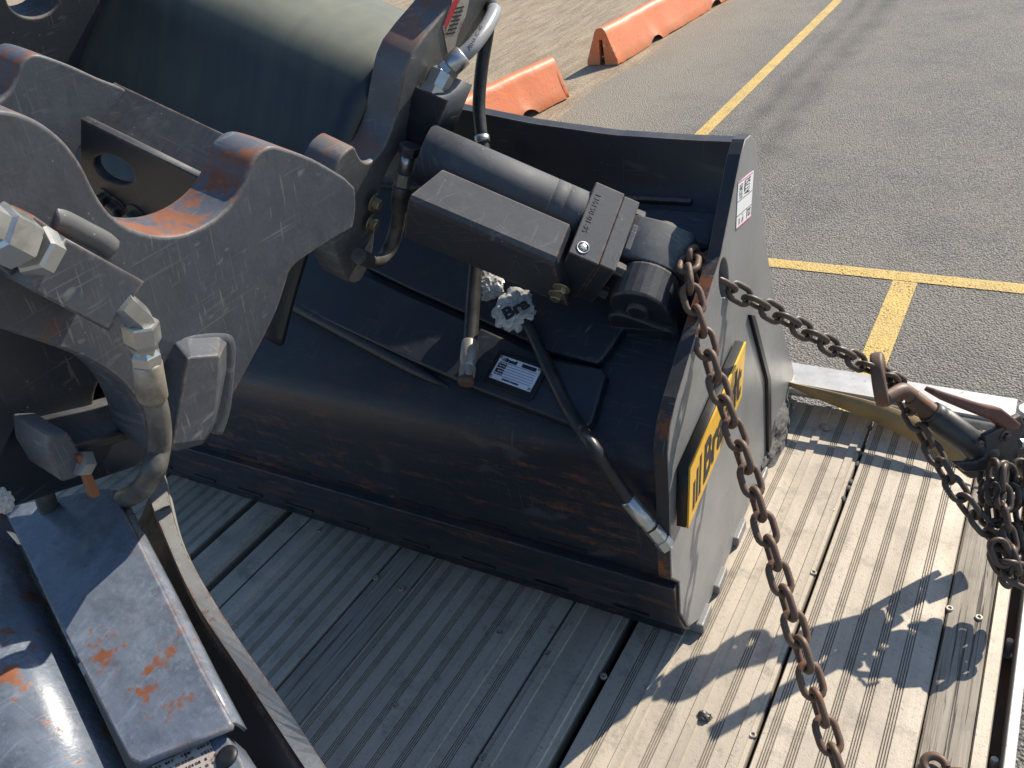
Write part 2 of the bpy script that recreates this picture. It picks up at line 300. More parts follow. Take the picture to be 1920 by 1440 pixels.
def m_line():
    m, t, p = mat('worn_yellow_line'); k = NB(t); vd = k.voro(95); c = k.mix(k.rng(k.noise(5, 8), .35, .7), (.72, .47, .12), (.55, .38, .13)); c = k.mix(k.rng(k.noise(200, 4, .7), .5, .7, 0, .5), c, (.3, .24, .14))
    k.l(c, p.inputs['Base Color']); p.inputs['Roughness'].default_value = .75; k.l(k.bump(k.math('MULTIPLY', vd, -1.), .7, .005), p.inputs['Normal'])
    tr = k.n('ShaderNodeBsdfTransparent'); mx = k.n('ShaderNodeMixShader'); w = k.math('MULTIPLY', k.rng(k.noise(110, 4, .75), .54, .60), k.rng(k.noise(6, 4), .30, .6)); k.l(w, mx.inputs[0])
    t.links.new(p.outputs[0], mx.inputs[1]); t.links.new(tr.outputs[0], mx.inputs[2]); t.links.new(mx.outputs[0], t.nodes['Material Output'].inputs[0]); return m
def m_orange():
    m, t, p = mat('chipped_orange_paint'); k = NB(t); c = k.mix(k.rng(k.noise(3, 6), .3, .7), (.72, .175, .045), (.66, .19, .07))
    ch = k.math('MULTIPLY', k.rng(k.noise(24, 8, .7), .60, .64), k.rng(k.noise(3.3, 4), .42, .56)); c = k.mix(ch, c, (.36, .10, .04)); x, y, z = k.xyz(); c = k.mix(k.math('MULTIPLY', k.rng(z, -.80, -1.0, 0, .6), k.rng(k.noise(9, 6), .35, .65)), c, (.42, .25, .14))
    wh = k.math('MULTIPLY', k.rng(k.edge(.05), .02, .2), k.rng(k.noise(17, 6), .56, .6)); c = k.mix(wh, c, (.8, .7, .6))
    k.l(c, p.inputs['Base Color']); p.inputs['Roughness'].default_value = .5; k.l(k.bump(k.math('SUBTRACT', k.noise(20, 8), ch), .3, .01), p.inputs['Normal']); return m
def m_strap():
    m, t, p = mat('tan_webbing'); k = NB(t); c = k.mix(k.rng(k.noise(12, 8), .35, .7), (.40, .28, .12), (.25, .17, .08)); k.l(c, p.inputs['Base Color']); p.inputs['Roughness'].default_value = .75
    v = k.mapv((900, 900, 900)); k.l(k.bump(k.noise(1, 2, .5, v), .5, .001), p.inputs['Normal']); return m
M['alu'] = m_alu(); M['wood'] = m_wood(); M['rail'] = m_rail(); M['asphalt'] = m_asphalt(); M['dirt'] = m_dirt(); M['line'] = m_line(); M['orange'] = m_orange(); M['strap'] = m_strap()
# ================================================================== ground
GZ = -1.0
X, Y, Zv = Vec((1, 0, 0)), Vec((0, 1, 0)), Vec((0, 0, 1))
b = MB(); b.add([(-120, -60, GZ - .03), (120, -60, GZ - .03), (120, 200, GZ - .03), (-120, 200, GZ - .03)], [(0, 1, 2, 3)]); struct(b.build('ground', M['dirt']))
def relief(x, y): return .03 * (mnoise.noise(Vec((x * 1.2, y * .35, 3))) + .35 * mnoise.noise(Vec((x * 5, y * 2.5, 7))))
b = MB(); nx, ny = 90, 130; vs = [(-14 + 10.6 * i / nx, 2 + 22 * j / ny, 0) for j in range(ny + 1) for i in range(nx + 1)]
vs = [(x, y, GZ - .012 + relief(x, y) * min(1, max(0, (-3.4 - x) / .5))) for x, y, _ in vs]
b.add(vs, [(j * (nx + 1) + i, j * (nx + 1) + i + 1, (j + 1) * (nx + 1) + i + 1, (j + 1) * (nx + 1) + i) for j in range(ny) for i in range(nx)], True); struct(b.build('dirt_shoulder', M['dirt']))
b = MB(); edge = []
for i in range(240):
    y = -20 + i * .25; edge.append((-3.68 + .16 * mnoise.noise(Vec((0, y * .8, 1))) + .06 * mnoise.noise(Vec((0, y * 4, 5))) - .05 * math.sin(y), y, GZ))
b.add(edge + [(60, 39.75, GZ), (60, -20, GZ)], [tuple(range(len(edge) + 2))]); struct(b.build('asphalt_pavement', M['asphalt']))
def line(x0, y0, x1, y1, lab):
    b = MB(); b.add([(x0, y0, GZ + .004), (x1, y0, GZ + .004), (x1, y1, GZ + .004), (x0, y1, GZ + .004)], [(0, 1, 2, 3)]); o = struct(b.build('painted_line', M['line'])); o['label'] = lab
line(-2.298, 1, -2.19, 30, 'long yellow painted line running along the drive lane')
line(-1.9, 3.942, 6, 4.037, 'yellow painted cross line beyond the trailer end')
line(-.503, 1.2, -.39, 3.938, 'short yellow stall line meeting the cross line')
# ---- sand heaps along the barriers
def barrier(P, ang, ln, label, notches):
    d = Vec((math.sin(ang), math.cos(ang), 0)); s_ = Vec((d.y, -d.x, 0)); O = Vec((P[0], P[1], GZ)); t = tag(bpy.data.objects.new('road_barrier', None), label, 'barrier', 'orange road barriers'); COL.objects.link(t); t.empty_display_size = .05
    prof = [(-.185, 0), (-.18, .05), (-.155, .105), (-.075, .30), (-.06, .335), (-.035, .36), (0, .368), (.035, .36), (.06, .335), (.075, .30), (.155, .105), (.18, .05), (.185, 0)]
    b = MB(); n = int(ln / .05); rows = []
    for i in range(n + 1):
        yy = ln * i / n; rows.append([])
        for a, z in prof:
            zz = z
            if z < .06:
                for (c, w, hh) in notches:
                    if abs(yy - c) < w: zz = z * .2 + hh * (1 - (abs(yy - c) / w) ** 3)
                zz = max(0, zz + .02 * mnoise.noise(Vec((yy * 9, a * 3, ln))))
            k = .006 * mnoise.noise(Vec((yy * 6, a * 9, z * 9)))
            rows[-1].append(O + d * (yy + (k if 0 < i < n else 0)) + s_ * (a + k) + Zv * (zz + k))
    m_ = len(prof); vs = [v for r in rows for v in r]
    b.add(vs, [(i * m_ + j, i * m_ + j + 1, (i + 1) * m_ + j + 1, (i + 1) * m_ + j) for i in range(n) for j in range(m_ - 1)], True)
    b.build('barrier_body', M['orange'], t, weld=True)
    for y0, dd in ((0, -1), (ln, 1)):   # end faces with the joint slot
        pl = Plane(O + d * y0, d * dd); sg = 1 if pl.e1.dot(s_) > 0 else -1
        out = [(sg * a, z) for a, z in prof]; slot = [(-.025, 0), (.025, 0), (.022, .2), (.014, .2), (.012, .25), (-.012, .25), (-.014, .2), (-.022, .2)]
        pts = [p for p in out if True]
        poly = [(-.185, 0), (-.18, .05), (-.075, .30), (-.06, .335), (-.035, .36), (0, .368), (.035, .36), (.06, .335), (.075, .30), (.18, .05), (.185, 0), (.03, .0), (.022, .2), (.02, .25), (-.02, .25), (-.022, .2), (-.03, 0)]
        plate('end_face', pl, [poly], .05, M['orange'], t, .004)
    return t
barrier((-4.37, 5.32), math.radians(10.5), 1.6, 'orange chipped road barrier nearer the bucket, half hidden behind its rim', [(1.02, .12, .07), (.3, .12, .07)])
barrier((-4.06, 7.93), math.radians(4), 3.2, 'orange road barrier farther off, its slotted end facing the camera', [(.9, .13, .07), (2.5, .15, .07)])
# ================================================================== trailer deck
TR = thing('flatbed_trailer', 'flatbed trailer deck of grooved aluminium and wooden planks with silver end rail', 'trailer')
DY0, DY1 = -1.2, 1.5
def groove_group(x, w=.0145, n=4, dp=.0022):
    pts = []; p = w / n
    for i in range(n):
        a = x - w / 2 + i * p; pts += [(a, 0), (a + p * .06, -dp), (a + p * .46, -dp), (a + p * .54, .0003), (a + p * .94, .0004)]
    return pts
def plank(x0, x1, feats, name='deck_plank', m='alu', th=.03, dz=0.0, y0=DY0, y1=DY1):
    """cross-section with grooves (g), raised strips (r) and single slots (s), run along the trailer"""
    top = [(x0, -.004), (x0 + .002, 0)]
    for ty, x in sorted(feats, key=lambda f: f[1]):
        if ty == 'g': top += groove_group(x)
        elif ty == 'r': top += [(x - .0085, 0), (x - .0075, .0035), (x + .0065, .0042), (x + .0075, 0)]
        elif ty == 's': top += [(x - .003, 0), (x - .0025, -.005), (x + .0025, -.005), (x + .003, 0)]
    top += [(x1 - .002, 0), (x1, -.004)]
    prof = top + [(x1, -th), (x0, -th)]; n = len(prof); b = MB(); vs = [(x, y, z + dz) for y in (y0, y1) for x, z in prof]
    b.add(vs, [(i, (i + 1) % n, n + (i + 1) % n, n + i) for i in range(n)] + [tuple(range(n)), tuple(range(2 * n - 1, n - 1, -1))]); return b.build(name, M[m], TR)
G = lambda *xs: [('g', x) for x in xs]
plank(.073, .094, [])
plank(-.1925, .0085, G(-.03, -.067, -.104, -.142, -.176))
plank(-.4405, -.1975, [('r', -.213), ('r', -.289), ('r', -.366)] + G(-.251, -.327, -.404))
plank(-.5605, -.4560, [('r', -.475), ('r', -.540)])
plank(-.8655, -.5625, [('r', -.632)] + G(-.601, -.668, -.707, -.745, -.783, -.822, -.852))
plank(-1.255, -.957, G(-.985, -1.022, -1.059, -1.096, -1.133) + [('r', -1.165), ('s', -1.2)])
plank(-1.364, -1.275, [('r', -1.292)])
plank(-1.66, -1.384, G(-1.41, -1.447, -1.484, -1.521, -1.558) + [('r', -1.6), ('r', -1.632)])
plank(-1.99, -1.672, G(-1.70, -1.737, -1.774, -1.811, -1.848, -1.885))
plank(-2.45, -2.0, G(-2.04, -2.08, -2.12, -2.16))
def wood(x0, x1, dz):
    n = 24; b = MB(); vs = []
    for i in range(n + 1):
        y = DY0 + (DY1 - DY0) * i / n; k = .0012 * mnoise.noise(Vec((x0 * 9, y * 4, 0)))
        for x, z in ((x0, -.03), (x0 + k, -.003), (x0 + .003, 0), (x0 * .66 + x1 * .34, .001 + k), (x0 * .3 + x1 * .7, -.0005 - k), (x1 - .003, 0), (x1 + k, -.003), (x1, -.03)): vs.append((x, y, z + dz))
    b.add(vs, [(i * 8 + j, i * 8 + j + 1, (i + 1) * 8 + j + 1, (i + 1) * 8 + j) for i in range(n) for j in range(7)]); return b.build('wood_plank', M['wood'], TR, label='weathered wooden nailing plank')
wood(.0105, .072, -.001); wood(-.9545, -.8675, -.002)
b = MB().box((0, 0, 0), X, Y, Zv, (-2.45, DY0, -.10), (.09, DY1 - .05, -.045)); b.build('under_frame', M['black'], TR)
b = MB().box((0, 0, 0), X, Y, Zv, (.094, DY0, -.075), (.128, DY1 + .05, -.06)); b.build('side_channel', M['rustpipe'], TR)
b = MB().box((0, 0, 0), X, Y, Zv, (.112, DY0, -.06), (.126, DY1 + .06, .0015)); b.build('side_rail', M['rail'], TR, .0015)
for y in (1.02, .80, .52, 1.28): bolt(Plane((.104, y, -.06), Zv, X), 0, 0, .0055, .035, M['rail'], TR, 'rail_bolt', True)
# recessed deck screws
for px_, py_ in ((1780, 1141), (1835, 1158), (1411, 1378), (1525, 1074), (1559, 955), (705, 1083), (753, 1104), (741, 1324), (936, 1186), (1026, 1226), (1132, 1268), (598, 994), (905, 1420)):
    q = onz(px_, py_); pl = Plane((q.x, q.y, 0), Zv, X); b = MB(); b.lathe(q, Zv, [(-.004, .0058), (.0016, .0058), (.0022, .005), (.0022, .0026), (.0004, .0022)], 14); b.build('deck_screw', M['dirtyzinc'], TR)
# end rail: flat aluminium bar lifted on posts, round lip inside
RZ = .07
er = MB(); prof = [(1.470, RZ - .012), (1.472, RZ), (1.548, RZ + .001), (1.552, RZ - .004), (1.552, RZ - .05), (1.545, RZ - .05), (1.545, RZ - .012)]; n = len(prof); er.add([(x, y, z) for x in (-2.45, .055) for y, z in prof], [(i, (i + 1) % n, n + (i + 1) % n, n + i) for i in range(n)] + [tuple(range(n)), tuple(range(n, 2 * n))]); er.build('end_rail', M['rail'], TR)
MB().tube([(-2.45, 1.468, RZ - .016), (.03, 1.468, RZ - .016)], .011, 12).build('rail_lip', M['dirtyzinc'], TR)
for x in (-2.2, -1.4, -.7, -.02): MB().box((x, 1.5, 0), X, Y, Zv, (-.02, -.01, -.04), (.02, .04, RZ - .013)).build('rail_post', M['rail'], TR)
pl = Plane((.075, 1.49, .0), Zv, X); MB().lathe((.078, 1.50, -.02), Zv, [(0, .016), (.10, .016), (.104, .013)], 18).build('corner_post', M['grey'], TR); MB().lathe((.078, 1.50, .075), Zv, [(0, .02), (.012, .02)], 18).build('post_collar', M['rail'], TR)
# ---- strap lying across the rear of the deck
b = MB(); P0 = [onz(x, y, z) for x, y, z in ((1440, 700, .085), (1482, 716, .085), (1560, 734, .085), (1640, 754, .08), (1730, 786, .07), (1850, 852, .04), (1930, 900, .02))]
P1 = [onz(x, y, z) for x, y, z in ((1440, 708, .075), (1484, 724, .072), (1545, 752, .06), (1620, 782, .045), (1710, 825, .03), (1840, 890, .015), (1920, 925, .01))]
a0, a1 = catmull(P0, 6), catmull(P1, 6); n = len(a0)
b.add(a0 + a1, [(i, i + 1, n + i + 1, n + i) for i in range(n - 1)], True); q = b.build('tie_strap', M['strap']); md = q.modifiers.new('thick', 'SOLIDIFY'); md.thickness = .003
tag(q, 'tan webbing strap stretched across the deck below the silver end rail', 'strap')
# ---- dirt clods and pebbles
def clod(name, P, sx, sy, sz, sub, label, m='crumb', seed=0, cat='dirt clod', group=None, amp=.35):
    bm = bmesh.new(); bmesh.ops.create_icosphere(bm, subdivisions=sub, radius=1)
    for v in bm.verts:
        k = 1 + amp * mnoise.fractal(v.co * 1.7 + Vec((seed, 0, 0)), 1.0, 2.0, 5); v.co = Vec(P) + Vec((v.co.x * sx * k, v.co.y * sy * k, max(-.2, v.co.z) * sz * k))
    me = bpy.data.meshes.new(name); bm.to_mesh(me); bm.free(); o = link(name, me, M[m]); return tag(o, label, cat, group)
clod('dirt_clod', (-.375, 1.33, .012), .035, .13, .055, 5, 'long grey crumbly dirt lump caked under the bucket side', seed=3)
q = onz(1321, 1345); clod('dirt_clod', (q.x, q.y, .003), .011, .008, .008, 3, 'small black dirt lump alone on the sunlit planks', 'hosedusty', 9)
q = onz(1546, 804); clod('pebble', (q.x, q.y, .004), .013, .009, .008, 3, 'smooth tan pebble in the shadow near the strap', 'dirt', 5, 'pebble', amp=.12)
for i, (x, y) in enumerate(((1605, 905), (1618, 870), (1588, 935), (1598, 915), (1622, 850), (1625, 780), (1628, 800))):
    q = onz(x, y); clod('stone_crumb', (-.195 + random.uniform(-.003, .003), q.y, -.004), .006, .009, .006, 2, ('dark grey stone crumb in the deck gap, number %s counted from the strap' % ('one', 'two', 'three', 'four', 'five', 'six', 'seven')[sorted([870, 905, 935, 915, 850, 780, 800]).index(y)]), 'crumb', i * 3.1, 'stone', 'stone crumbs in the deck gap')
# ================================================================== chains
def link_mesh(name, pitch, d, width):
    b = MB(); R = (width - d) / 2; L = pitch / 2 + d / 2 - R; pts = []
    for k in range(9): a = math.pi * (k / 8) - math.pi / 2; pts.append(Vec((L + R * math.cos(a), R * math.sin(a), 0)))
    for k in range(9): a = math.pi * (k / 8) + math.pi / 2; pts.append(Vec((-L + R * math.cos(a), R * math.sin(a), 0)))
    n = 10; N = len(pts); vs = []
    for i, p in enumerate(pts):
        T = (pts[(i + 1) % N] - pts[i - 1]).normalized(); a = Vec((0, 0, 1)); c = T.cross(a)
        vs += [p + (a * math.cos(k * 2 * math.pi / n) + c * math.sin(k * 2 * math.pi / n)) * d / 2 for k in range(n)]
    b.add(vs, [(i * n + k, i * n + (k + 1) % n, ((i + 1) % N) * n + (k + 1) % n, ((i + 1) % N) * n + k) for i in range(N) for k in range(n)], True)
    o = b.build(name, None); me = o.data; bpy.data.objects.remove(o); return me
LK = link_mesh('link', .0315, .0092, .034)
LKD = LK.copy(); LK.materials.append(M['chain']); LKD.materials.append(M['chaindark'])
def chain(path, parent, me=LK, pitch=.0315, roll=.6, jit=.12, skip_odd=False):
    pts = catmull(path, 24); acc = [0]
    for a, c in zip(pts, pts[1:]): acc.append(acc[-1] + (c - a).length)
    def at(s_):
        for i in range(len(acc) - 1):
            if acc[i + 1] >= s_: t = (s_ - acc[i]) / max(1e-9, acc[i + 1] - acc[i]); return pts[i].lerp(pts[i + 1], t)
        return pts[-1]
    n = int(acc[-1] / pitch); up = Vec((.3, .2, 1))
    for i in range(n):
        p, q = at(i * pitch), at((i + 1) * pitch); T = (q - p).normalized(); a = (up - T * up.dot(T)).normalized(); c = T.cross(a)
        w = roll + (math.pi / 2 if i % 2 else 0) + random.uniform(-jit, jit); s2 = a * math.cos(w) + c * math.sin(w); s3 = T.cross(s2); o = bpy.data.objects.new('link', me); COL.objects.link(o); o.parent = parent
        mid = (p + q) / 2; o.matrix_world = Matrix(((T.x, s2.x, s3.x, mid.x), (T.y, s2.y, s3.y, mid.y), (T.z, s2.z, s3.z, mid.z), (0, 0, 0, 1)))
# ================================================================== tilt bucket beside the deck edge (the large one)
ya = math.radians(2.5); U = Vec((math.cos(ya), math.sin(ya), 0)); V = Vec((-math.sin(ya), math.cos(ya), 0)); K0 = Vec((-.337, .781, 0))
def A(u, v, z): return K0 + U * u + V * v + Zv * z
SL = math.radians(28); N = -math.sin(SL) * V + math.cos(SL) * Zv; W = math.cos(SL) * V + math.sin(SL) * Zv; S0 = A(0, 0, .44)
def sl(u, w, n): return S0 + U * u + W * w + N * n
BA = thing('tilt_bucket', 'large black tilting bucket with yellow name sign on its grey side plate', 'bucket', 'black tilting buckets on the trailer')
# side plate with chain hole
SP = Plane(K0, U, V)
out_px = [(1408, 252), (1398, 262), (1390, 290), (1352, 480), (1304, 633), (1270, 747), (1257, 800), (1252, 850), (1256, 937), (1257, 1020), (1259, 1085), (1274, 1092), (1276, 1150), (1291, 1176)]
lo = SP.pxl(out_px)
back = [(.06, .012), (.14, .004), (.25, .004), (.40, .006), (.55, .006), (.66, .008), (.735, .03), (.735, .06)] + [tuple(p) for p in SP.pxl([(1453, 560), (1437, 462), (1428, 378), (1421, 300), (1416, 262)])]
hole = SP.pxl([(1357 + 9 * math.cos(a) , 522 + 38 * math.sin(a)) for a in [k * math.pi / 12 for k in range(24)]])
plate('side_plate', SP, [[tuple(p) for p in lo] + back, [tuple(p) for p in hole]], .02, M['side'], BA, .002, label='sunlit grey end plate with a slot hole for the chain')
plate('side_plate', Plane(A(-1.72, 0, 0), U, V), [[tuple(p) for p in lo] + back], .02, M['side'], BA, .002)
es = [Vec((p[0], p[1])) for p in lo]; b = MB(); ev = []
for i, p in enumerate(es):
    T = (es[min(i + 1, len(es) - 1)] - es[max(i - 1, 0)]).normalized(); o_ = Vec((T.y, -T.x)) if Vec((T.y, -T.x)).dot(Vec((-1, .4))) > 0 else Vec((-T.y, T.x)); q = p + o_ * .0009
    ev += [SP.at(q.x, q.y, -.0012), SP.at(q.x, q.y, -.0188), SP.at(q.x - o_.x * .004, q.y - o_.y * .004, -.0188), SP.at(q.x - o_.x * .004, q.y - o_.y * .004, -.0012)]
n = len(es); b.add(ev, [(i * 4 + j, i * 4 + (j + 1) % 4, (i + 1) * 4 + (j + 1) % 4, (i + 1) * 4 + j) for i in range(n - 1) for j in range(4)]); b.build('shaded_edge_strip', M['edge'], BA, label='dark rust-stained front edge of the end plate')  # strip laid over the plate edge, its unlit darkness put into the colour
# dark seal strip, wear pads, weld at the corner
st = SP.pxl([(1402, 590), (1434, 712), (1436, 846)]); st2 = SP.pxl([(1409, 590), (1440, 710), (1441, 850)])
plate('seam_strip', SP, [[tuple(p) for p in st] + [tuple(p) for p in reversed(st2)]], .007, M['black'], BA, .001, h=.0065)
for i, (v0, w_) in enumerate(((.035, .05), (.125, .05), (.245, .055), (.40, .06), (.55, .06))):
    MB().box(A(0, v0, 0), U, V, Zv, (-.03, 0, .0015), (.010, w_, .024 - .002 * (i % 2))).build('wear_pad', M['side'], BA, .003)
# shell: profile (v, z) swept along the width, arched rim
front = [(.012, .052), (-.012, .09), (-.026, .15), (-.034, .22), (-.037, .30), (-.037, .37), (-.034, .405), (-.026, .424), (-.010, .438), (.02, .4535), (.06, .475), (.15, .522), (.25, .575), (.31, .607), (.335, .622), (.35, .64), (.358, .662), (.365, .69)]
RIMPX = [(1400, 268), (1300, 264), (1150, 254), (1000, 233), (900, 213), (840, 200)]
rimp = Plane(A(0, .365, 0), -V, U); rr = sorted([(rimp.l2(rimp.px(x, y))) for x, y in RIMPX], key=lambda p: p[0])
def rim_z(u):
    if u <= rr[0][0]: return rr[0][1] + (rr[0][0] - u) * .02
    for a, c in zip(rr, rr[1:]):
        if u <= c[0]: return a[1] + (c[1] - a[1]) * (u - a[0]) / (c[0] - a[0])
    return rr[-1][1]
us = [-.02 - 1.70 * i / 60 for i in range(61)]; rows = []
for u in us:
    rz = rim_z(u); top = [(.365, rz - .02), (.367, rz), (.389, rz + .001), (.391, rz - .03)]
    pr = front[:-1] + [(.3, 0)] [:0] + top + [(.386, .63), (.34, .60), (.06, .44), (.01, .40), (-.005, .2), (.03, .045)]
    rows.append([A(u, v, z) for v, z in pr])
m_ = len(rows[0]); b = MB(); b.add([p for r in rows for p in r], [(i * m_ + j, i * m_ + (j + 1) % m_, (i + 1) * m_ + (j + 1) % m_, (i + 1) * m_ + j) for i in range(60) for j in range(m_)], True)
b.add(rows[0], [tuple(range(m_))]); b.add(rows[-1], [tuple(range(m_))])
sh = b.build('shell', M['shell'], BA); md = sh.modifiers.new('s', 'EDGE_SPLIT'); md.split_angle = math.radians(40)
# bottom plate under the shell to the far lip (bucket floor)
MB().box(A(0, 0, 0), U, V, Zv, (-1.70, .02, .003), (-.021, .70, .048)).build('floor_plate', M['shell'], BA)
def fv(z):
    for (v0, z0), (v1, z1) in zip(front, front[1:]):
        if z0 <= z <= z1: return v0 + (v1 - v0) * (z - z0) / (z1 - z0)
    return front[0][0]
# lower cutting-edge plate in front of the shell
zs = [.040, .056, .075, .11, .15, .185, .198]; outr = [(fv(max(z, .053)) - (.014 if z > .05 else .004), z) for z in zs]
poly = outr + [(outr[-1][0] + .02, .199)] + [(.03, .042)]
n = len(poly); b = MB(); b.add([A(u, v, z) for u in (-1.70, -.004) for v, z in poly], [(i, (i + 1) % n, n + (i + 1) % n, n + i) for i in range(n)] + [tuple(range(n)), tuple(range(n, 2 * n))]); b.build('cutting_edge', M['shell'], BA, .0015)
for rowz, off, ph, ln in ((.085, .0146, .06, .07), (.214, .0006, .15, .085)):
    for i in range(11):
        u1 = -ph - i * .145; z0, z1 = rowz - .003, rowz + .003; va, vb = fv(z0) - off, fv(z1) - off; T = (A(0, vb, z1) - A(0, va, z0)).normalized(); nn = U.cross(T)
        MB().box(A(u1, va, z0), -U, T, nn, (0, 0, -.002), (ln * random.uniform(.85, 1.05), .0062, .0008)).build('weld_slot', M['black'], BA)
# reinforcing plates on the slope
SLP = Plane(S0, N, U)
rp = [(430, 470), (530, 555), (600, 595), (771, 675), (903, 733), (1040, 785), (1076, 797), (1083, 812), (1110, 790), (1136, 702), (1129, 690), (1034, 674), (873, 601), (760, 552), (684, 515), (560, 455)]
plate('reinforcing_plate', SLP, [[tuple(p) for p in SLP.pxl(rp, .022)]], .03, M['shell'], BA, .004, h=.022)
rp2 = [(684, 500), (760, 537), (873, 587), (1034, 660), (1120, 681), (1140, 660), (1180, 600), (1180, 500), (900, 400), (700, 420)]
plate('reinforcing_plate', SLP, [[tuple(p) for p in SLP.pxl(rp2, .020)]], .026, M['shell'], BA, .004, h=.020)
MB().box(sl(0, .40, 0), U, W, N, (-.9, -.008, -.004), (-.09, .0, .018)).build('ledge_bar', M['grey'], BA, .002)
MB().box(sl(0, .30, 0), U, W, N, (-.20, -.0, -.01), (-.03, .075, .03)).build('corner_pad', M['shell'], BA, .016, 4)
fp = Plane(A(0, -.04, 0), -V, U)
rb_ = fp.px(806, 766) - K0; rs0 = SLP.px(545, 570, .012); re0 = A(rb_.dot(U), fv(rb_.z) + .002, rb_.z); rpts = []
for i in range(17):
    t = i / 16; cpt = rs0.lerp(re0, t); d_ = cpt - K0; zz = d_.z; vs_ = fv(zz) if zz < .43 else d_.dot(V); sp2 = A(d_.dot(U), vs_, zz); rpts.append(cpt.lerp(sp2, .72))
MB().tube(rpts, [.012] * 12 + [.0115, .011, .009, .006, .003], 10).build('brace_rib', M['shell'], BA)
# nameplate
NP = SLP.off(.0245); c4 = [NP.px(*p) for p in ((918, 708), (994, 736), (1012, 692), (936, 665))]
e = (c4[1] - c4[0]).normalized(); NPl = Plane(c4[0], N, e); wN, hN = (c4[1] - c4[0]).length, (c4[3] - c4[0]).dot(NPl.e2)
plate('backing_plate', NPl, [fillet(rect(-.009, -.011, wN + .008, hN + .008), .003)], .006, M['black'], BA, .001, h=.001)
np_ = plate('nameplate', NPl, [rect(0, 0, wN, hN)], .002, M['nameplate'], BA, .0003, h=.0028); NT = NPl.off(.003)
text('Brandt', NT, wN * .14, hN * .80, hN * .2, M['ink'], np_, shear=.25, bold=.0005)
for i in range(2): plate('logo_bar', NT, [[(wN * (.075 + i * .03), hN * .8), (wN * (.09 + i * .03), hN * .8), (wN * (.115 + i * .03), hN * .94), (wN * (.10 + i * .03), hN * .94)]], .0004, M['ink'], np_, .00005, h=.0003)
plate('print_block', NT, [rect(wN * .56, hN * .79, wN * .9, hN * .94)], .0004, M['ink'], np_, .00005, h=.0003)
plate('print_block', NT, [rect(wN * .05, hN * .2, wN * .24, hN * .74)], .0004, M['ink'], np_, .00005, h=.0003)
for i, s_ in enumerate(('Serial No.', 'Part No.', 'Class/Model', 'Bucket', 'Weight lbs')):
    text(s_, NT, wN * .235, hN * (.665 - i * .108), hN * .085, M['white'], np_, align='RIGHT', h=.0006)
for i in range(6): plate('print_rule', NT, [rect(wN * .24, hN * (.735 - i * .108), wN * .95, hN * (.735 - i * .108) + .0005)], .0004, M['ink'], np_, .00005, h=.0003)
text('MADE IN CANADA', NT, wN * .5, hN * .06, hN * .09, M['ink'], np_, bold=.0002, align='CENTER')
for x, y in ((.035, .92), (.965, .92), (.035, .08), (.965, .08)): MB().lathe(NT.at(wN * x, hN * y), N, [(0, .0026), (.0008, .0024), (.0014, .001)], 12).build('rivet', M['dirtyzinc'], np_)
# yellow sign on the side plate
c4 = [SP.px(x, y, .02) for x, y in ((1291, 991), (1391, 743), (1399, 641), (1295, 879))]; YP = Plane(c4[0], U, c4[1] - c4[0]); q = [YP.l2(c) for c in c4]
YB = YP.off(-.0015)
sg = plate('name_sign', YP, [[tuple(p) for p in q]], .003, M['yellow'], BA, .0004, label='yellow sign plate with cut-out lettering')
sgb = plate('sign_backing', YP, [[tuple(p) for p in q]], .014, M['black'], BA, .001, h=-.0035)
du = q[1] - q[0]; Lw = du.length; dv_ = (q[3] - q[0]); shx = dv_.x / dv_.y; Hh = dv_.y
def sgp(x, y): return (x + shx * y, y)
for i in range(3): plate('logo_bar', YP, [[sgp(Lw * (.06 + .05 * i), Hh * .15), sgp(Lw * (.09 + .05 * i), Hh * .15), sgp(Lw * (.09 + .05 * i), Hh * (.62 + .1 * i)), sgp(Lw * (.06 + .05 * i), Hh * (.62 + .1 * i))]], .0006, M['ink'], sg, .0001, h=.0005)
cu = text('Brandt', YP, 0, 0, Hh * .92, M['ink'], sg, bold=.0022, ext=.0003, h=.0004)
xs_ = [YP.l2(v.co) for v in cu.data.vertices]; mx = max(p.x for p in xs_)
for v, p in zip(cu.data.vertices, xs_): v.co = YP.at(Lw * .23 + p.x / mx * Lw * .72 + shx * (p.y + Hh * .17), p.y + Hh * .17, .0004 + (v.co - YP.P).dot(U) * .5)
# auction tag sticker
c4 = [SP.px(*p) for p in ((1379, 430), (1406, 405), (1412, 320), (1383, 342))]; TP = Plane(c4[0], U, V); q = [TP.l2(c) for c in c4]
stk = plate('tag_sticker', TP, [[tuple(p) for p in q]], .001, M['white'], BA, .0001, h=.0012)
e1_, e2_ = q[1] - q[0], q[3] - q[0]
def tq(a, c): p = q[0] + e1_ * a + e2_ * c; return (p.x, p.y)
for a, c in ((0, .02), (.975, 1.0)): plate('print_border', TP, [[tq(0, a), tq(1, a), tq(1, c), tq(0, c)]], .0004, M['pink'], stk, .00005, h=.0017)
for a in (.27, .58): plate('print_rule', TP, [[tq(0, a), tq(1, a), tq(1, a + .008), tq(0, a + .008)]], .0004, M['ink'], stk, .00005, h=.0017)
plate('print_rule', TP, [[tq(.68, .04), tq(.7, .04), tq(.7, .27), tq(.68, .27)]], .0004, M['ink'], stk, .00005, h=.0017)
def tagtext(s_, a, c, hgt, along=True):
    o = text(s_, TP, 0, 0, 1.0, M['ink'], stk, bold=.01)
    xs_ = [TP.l2(v.co) for v in o.data.vertices]; mx, my = max(p.x for p in xs_), max(p.y for p in xs_)
    for v, p in zip(o.data.vertices, xs_):
        x, y = p.x / mx, p.y / my
        r = q[0] + (e1_ * (a + (1 - y) * hgt[0]) + e2_ * (c + x * hgt[1])); v.co = TP.at(r.x, r.y, .0017)
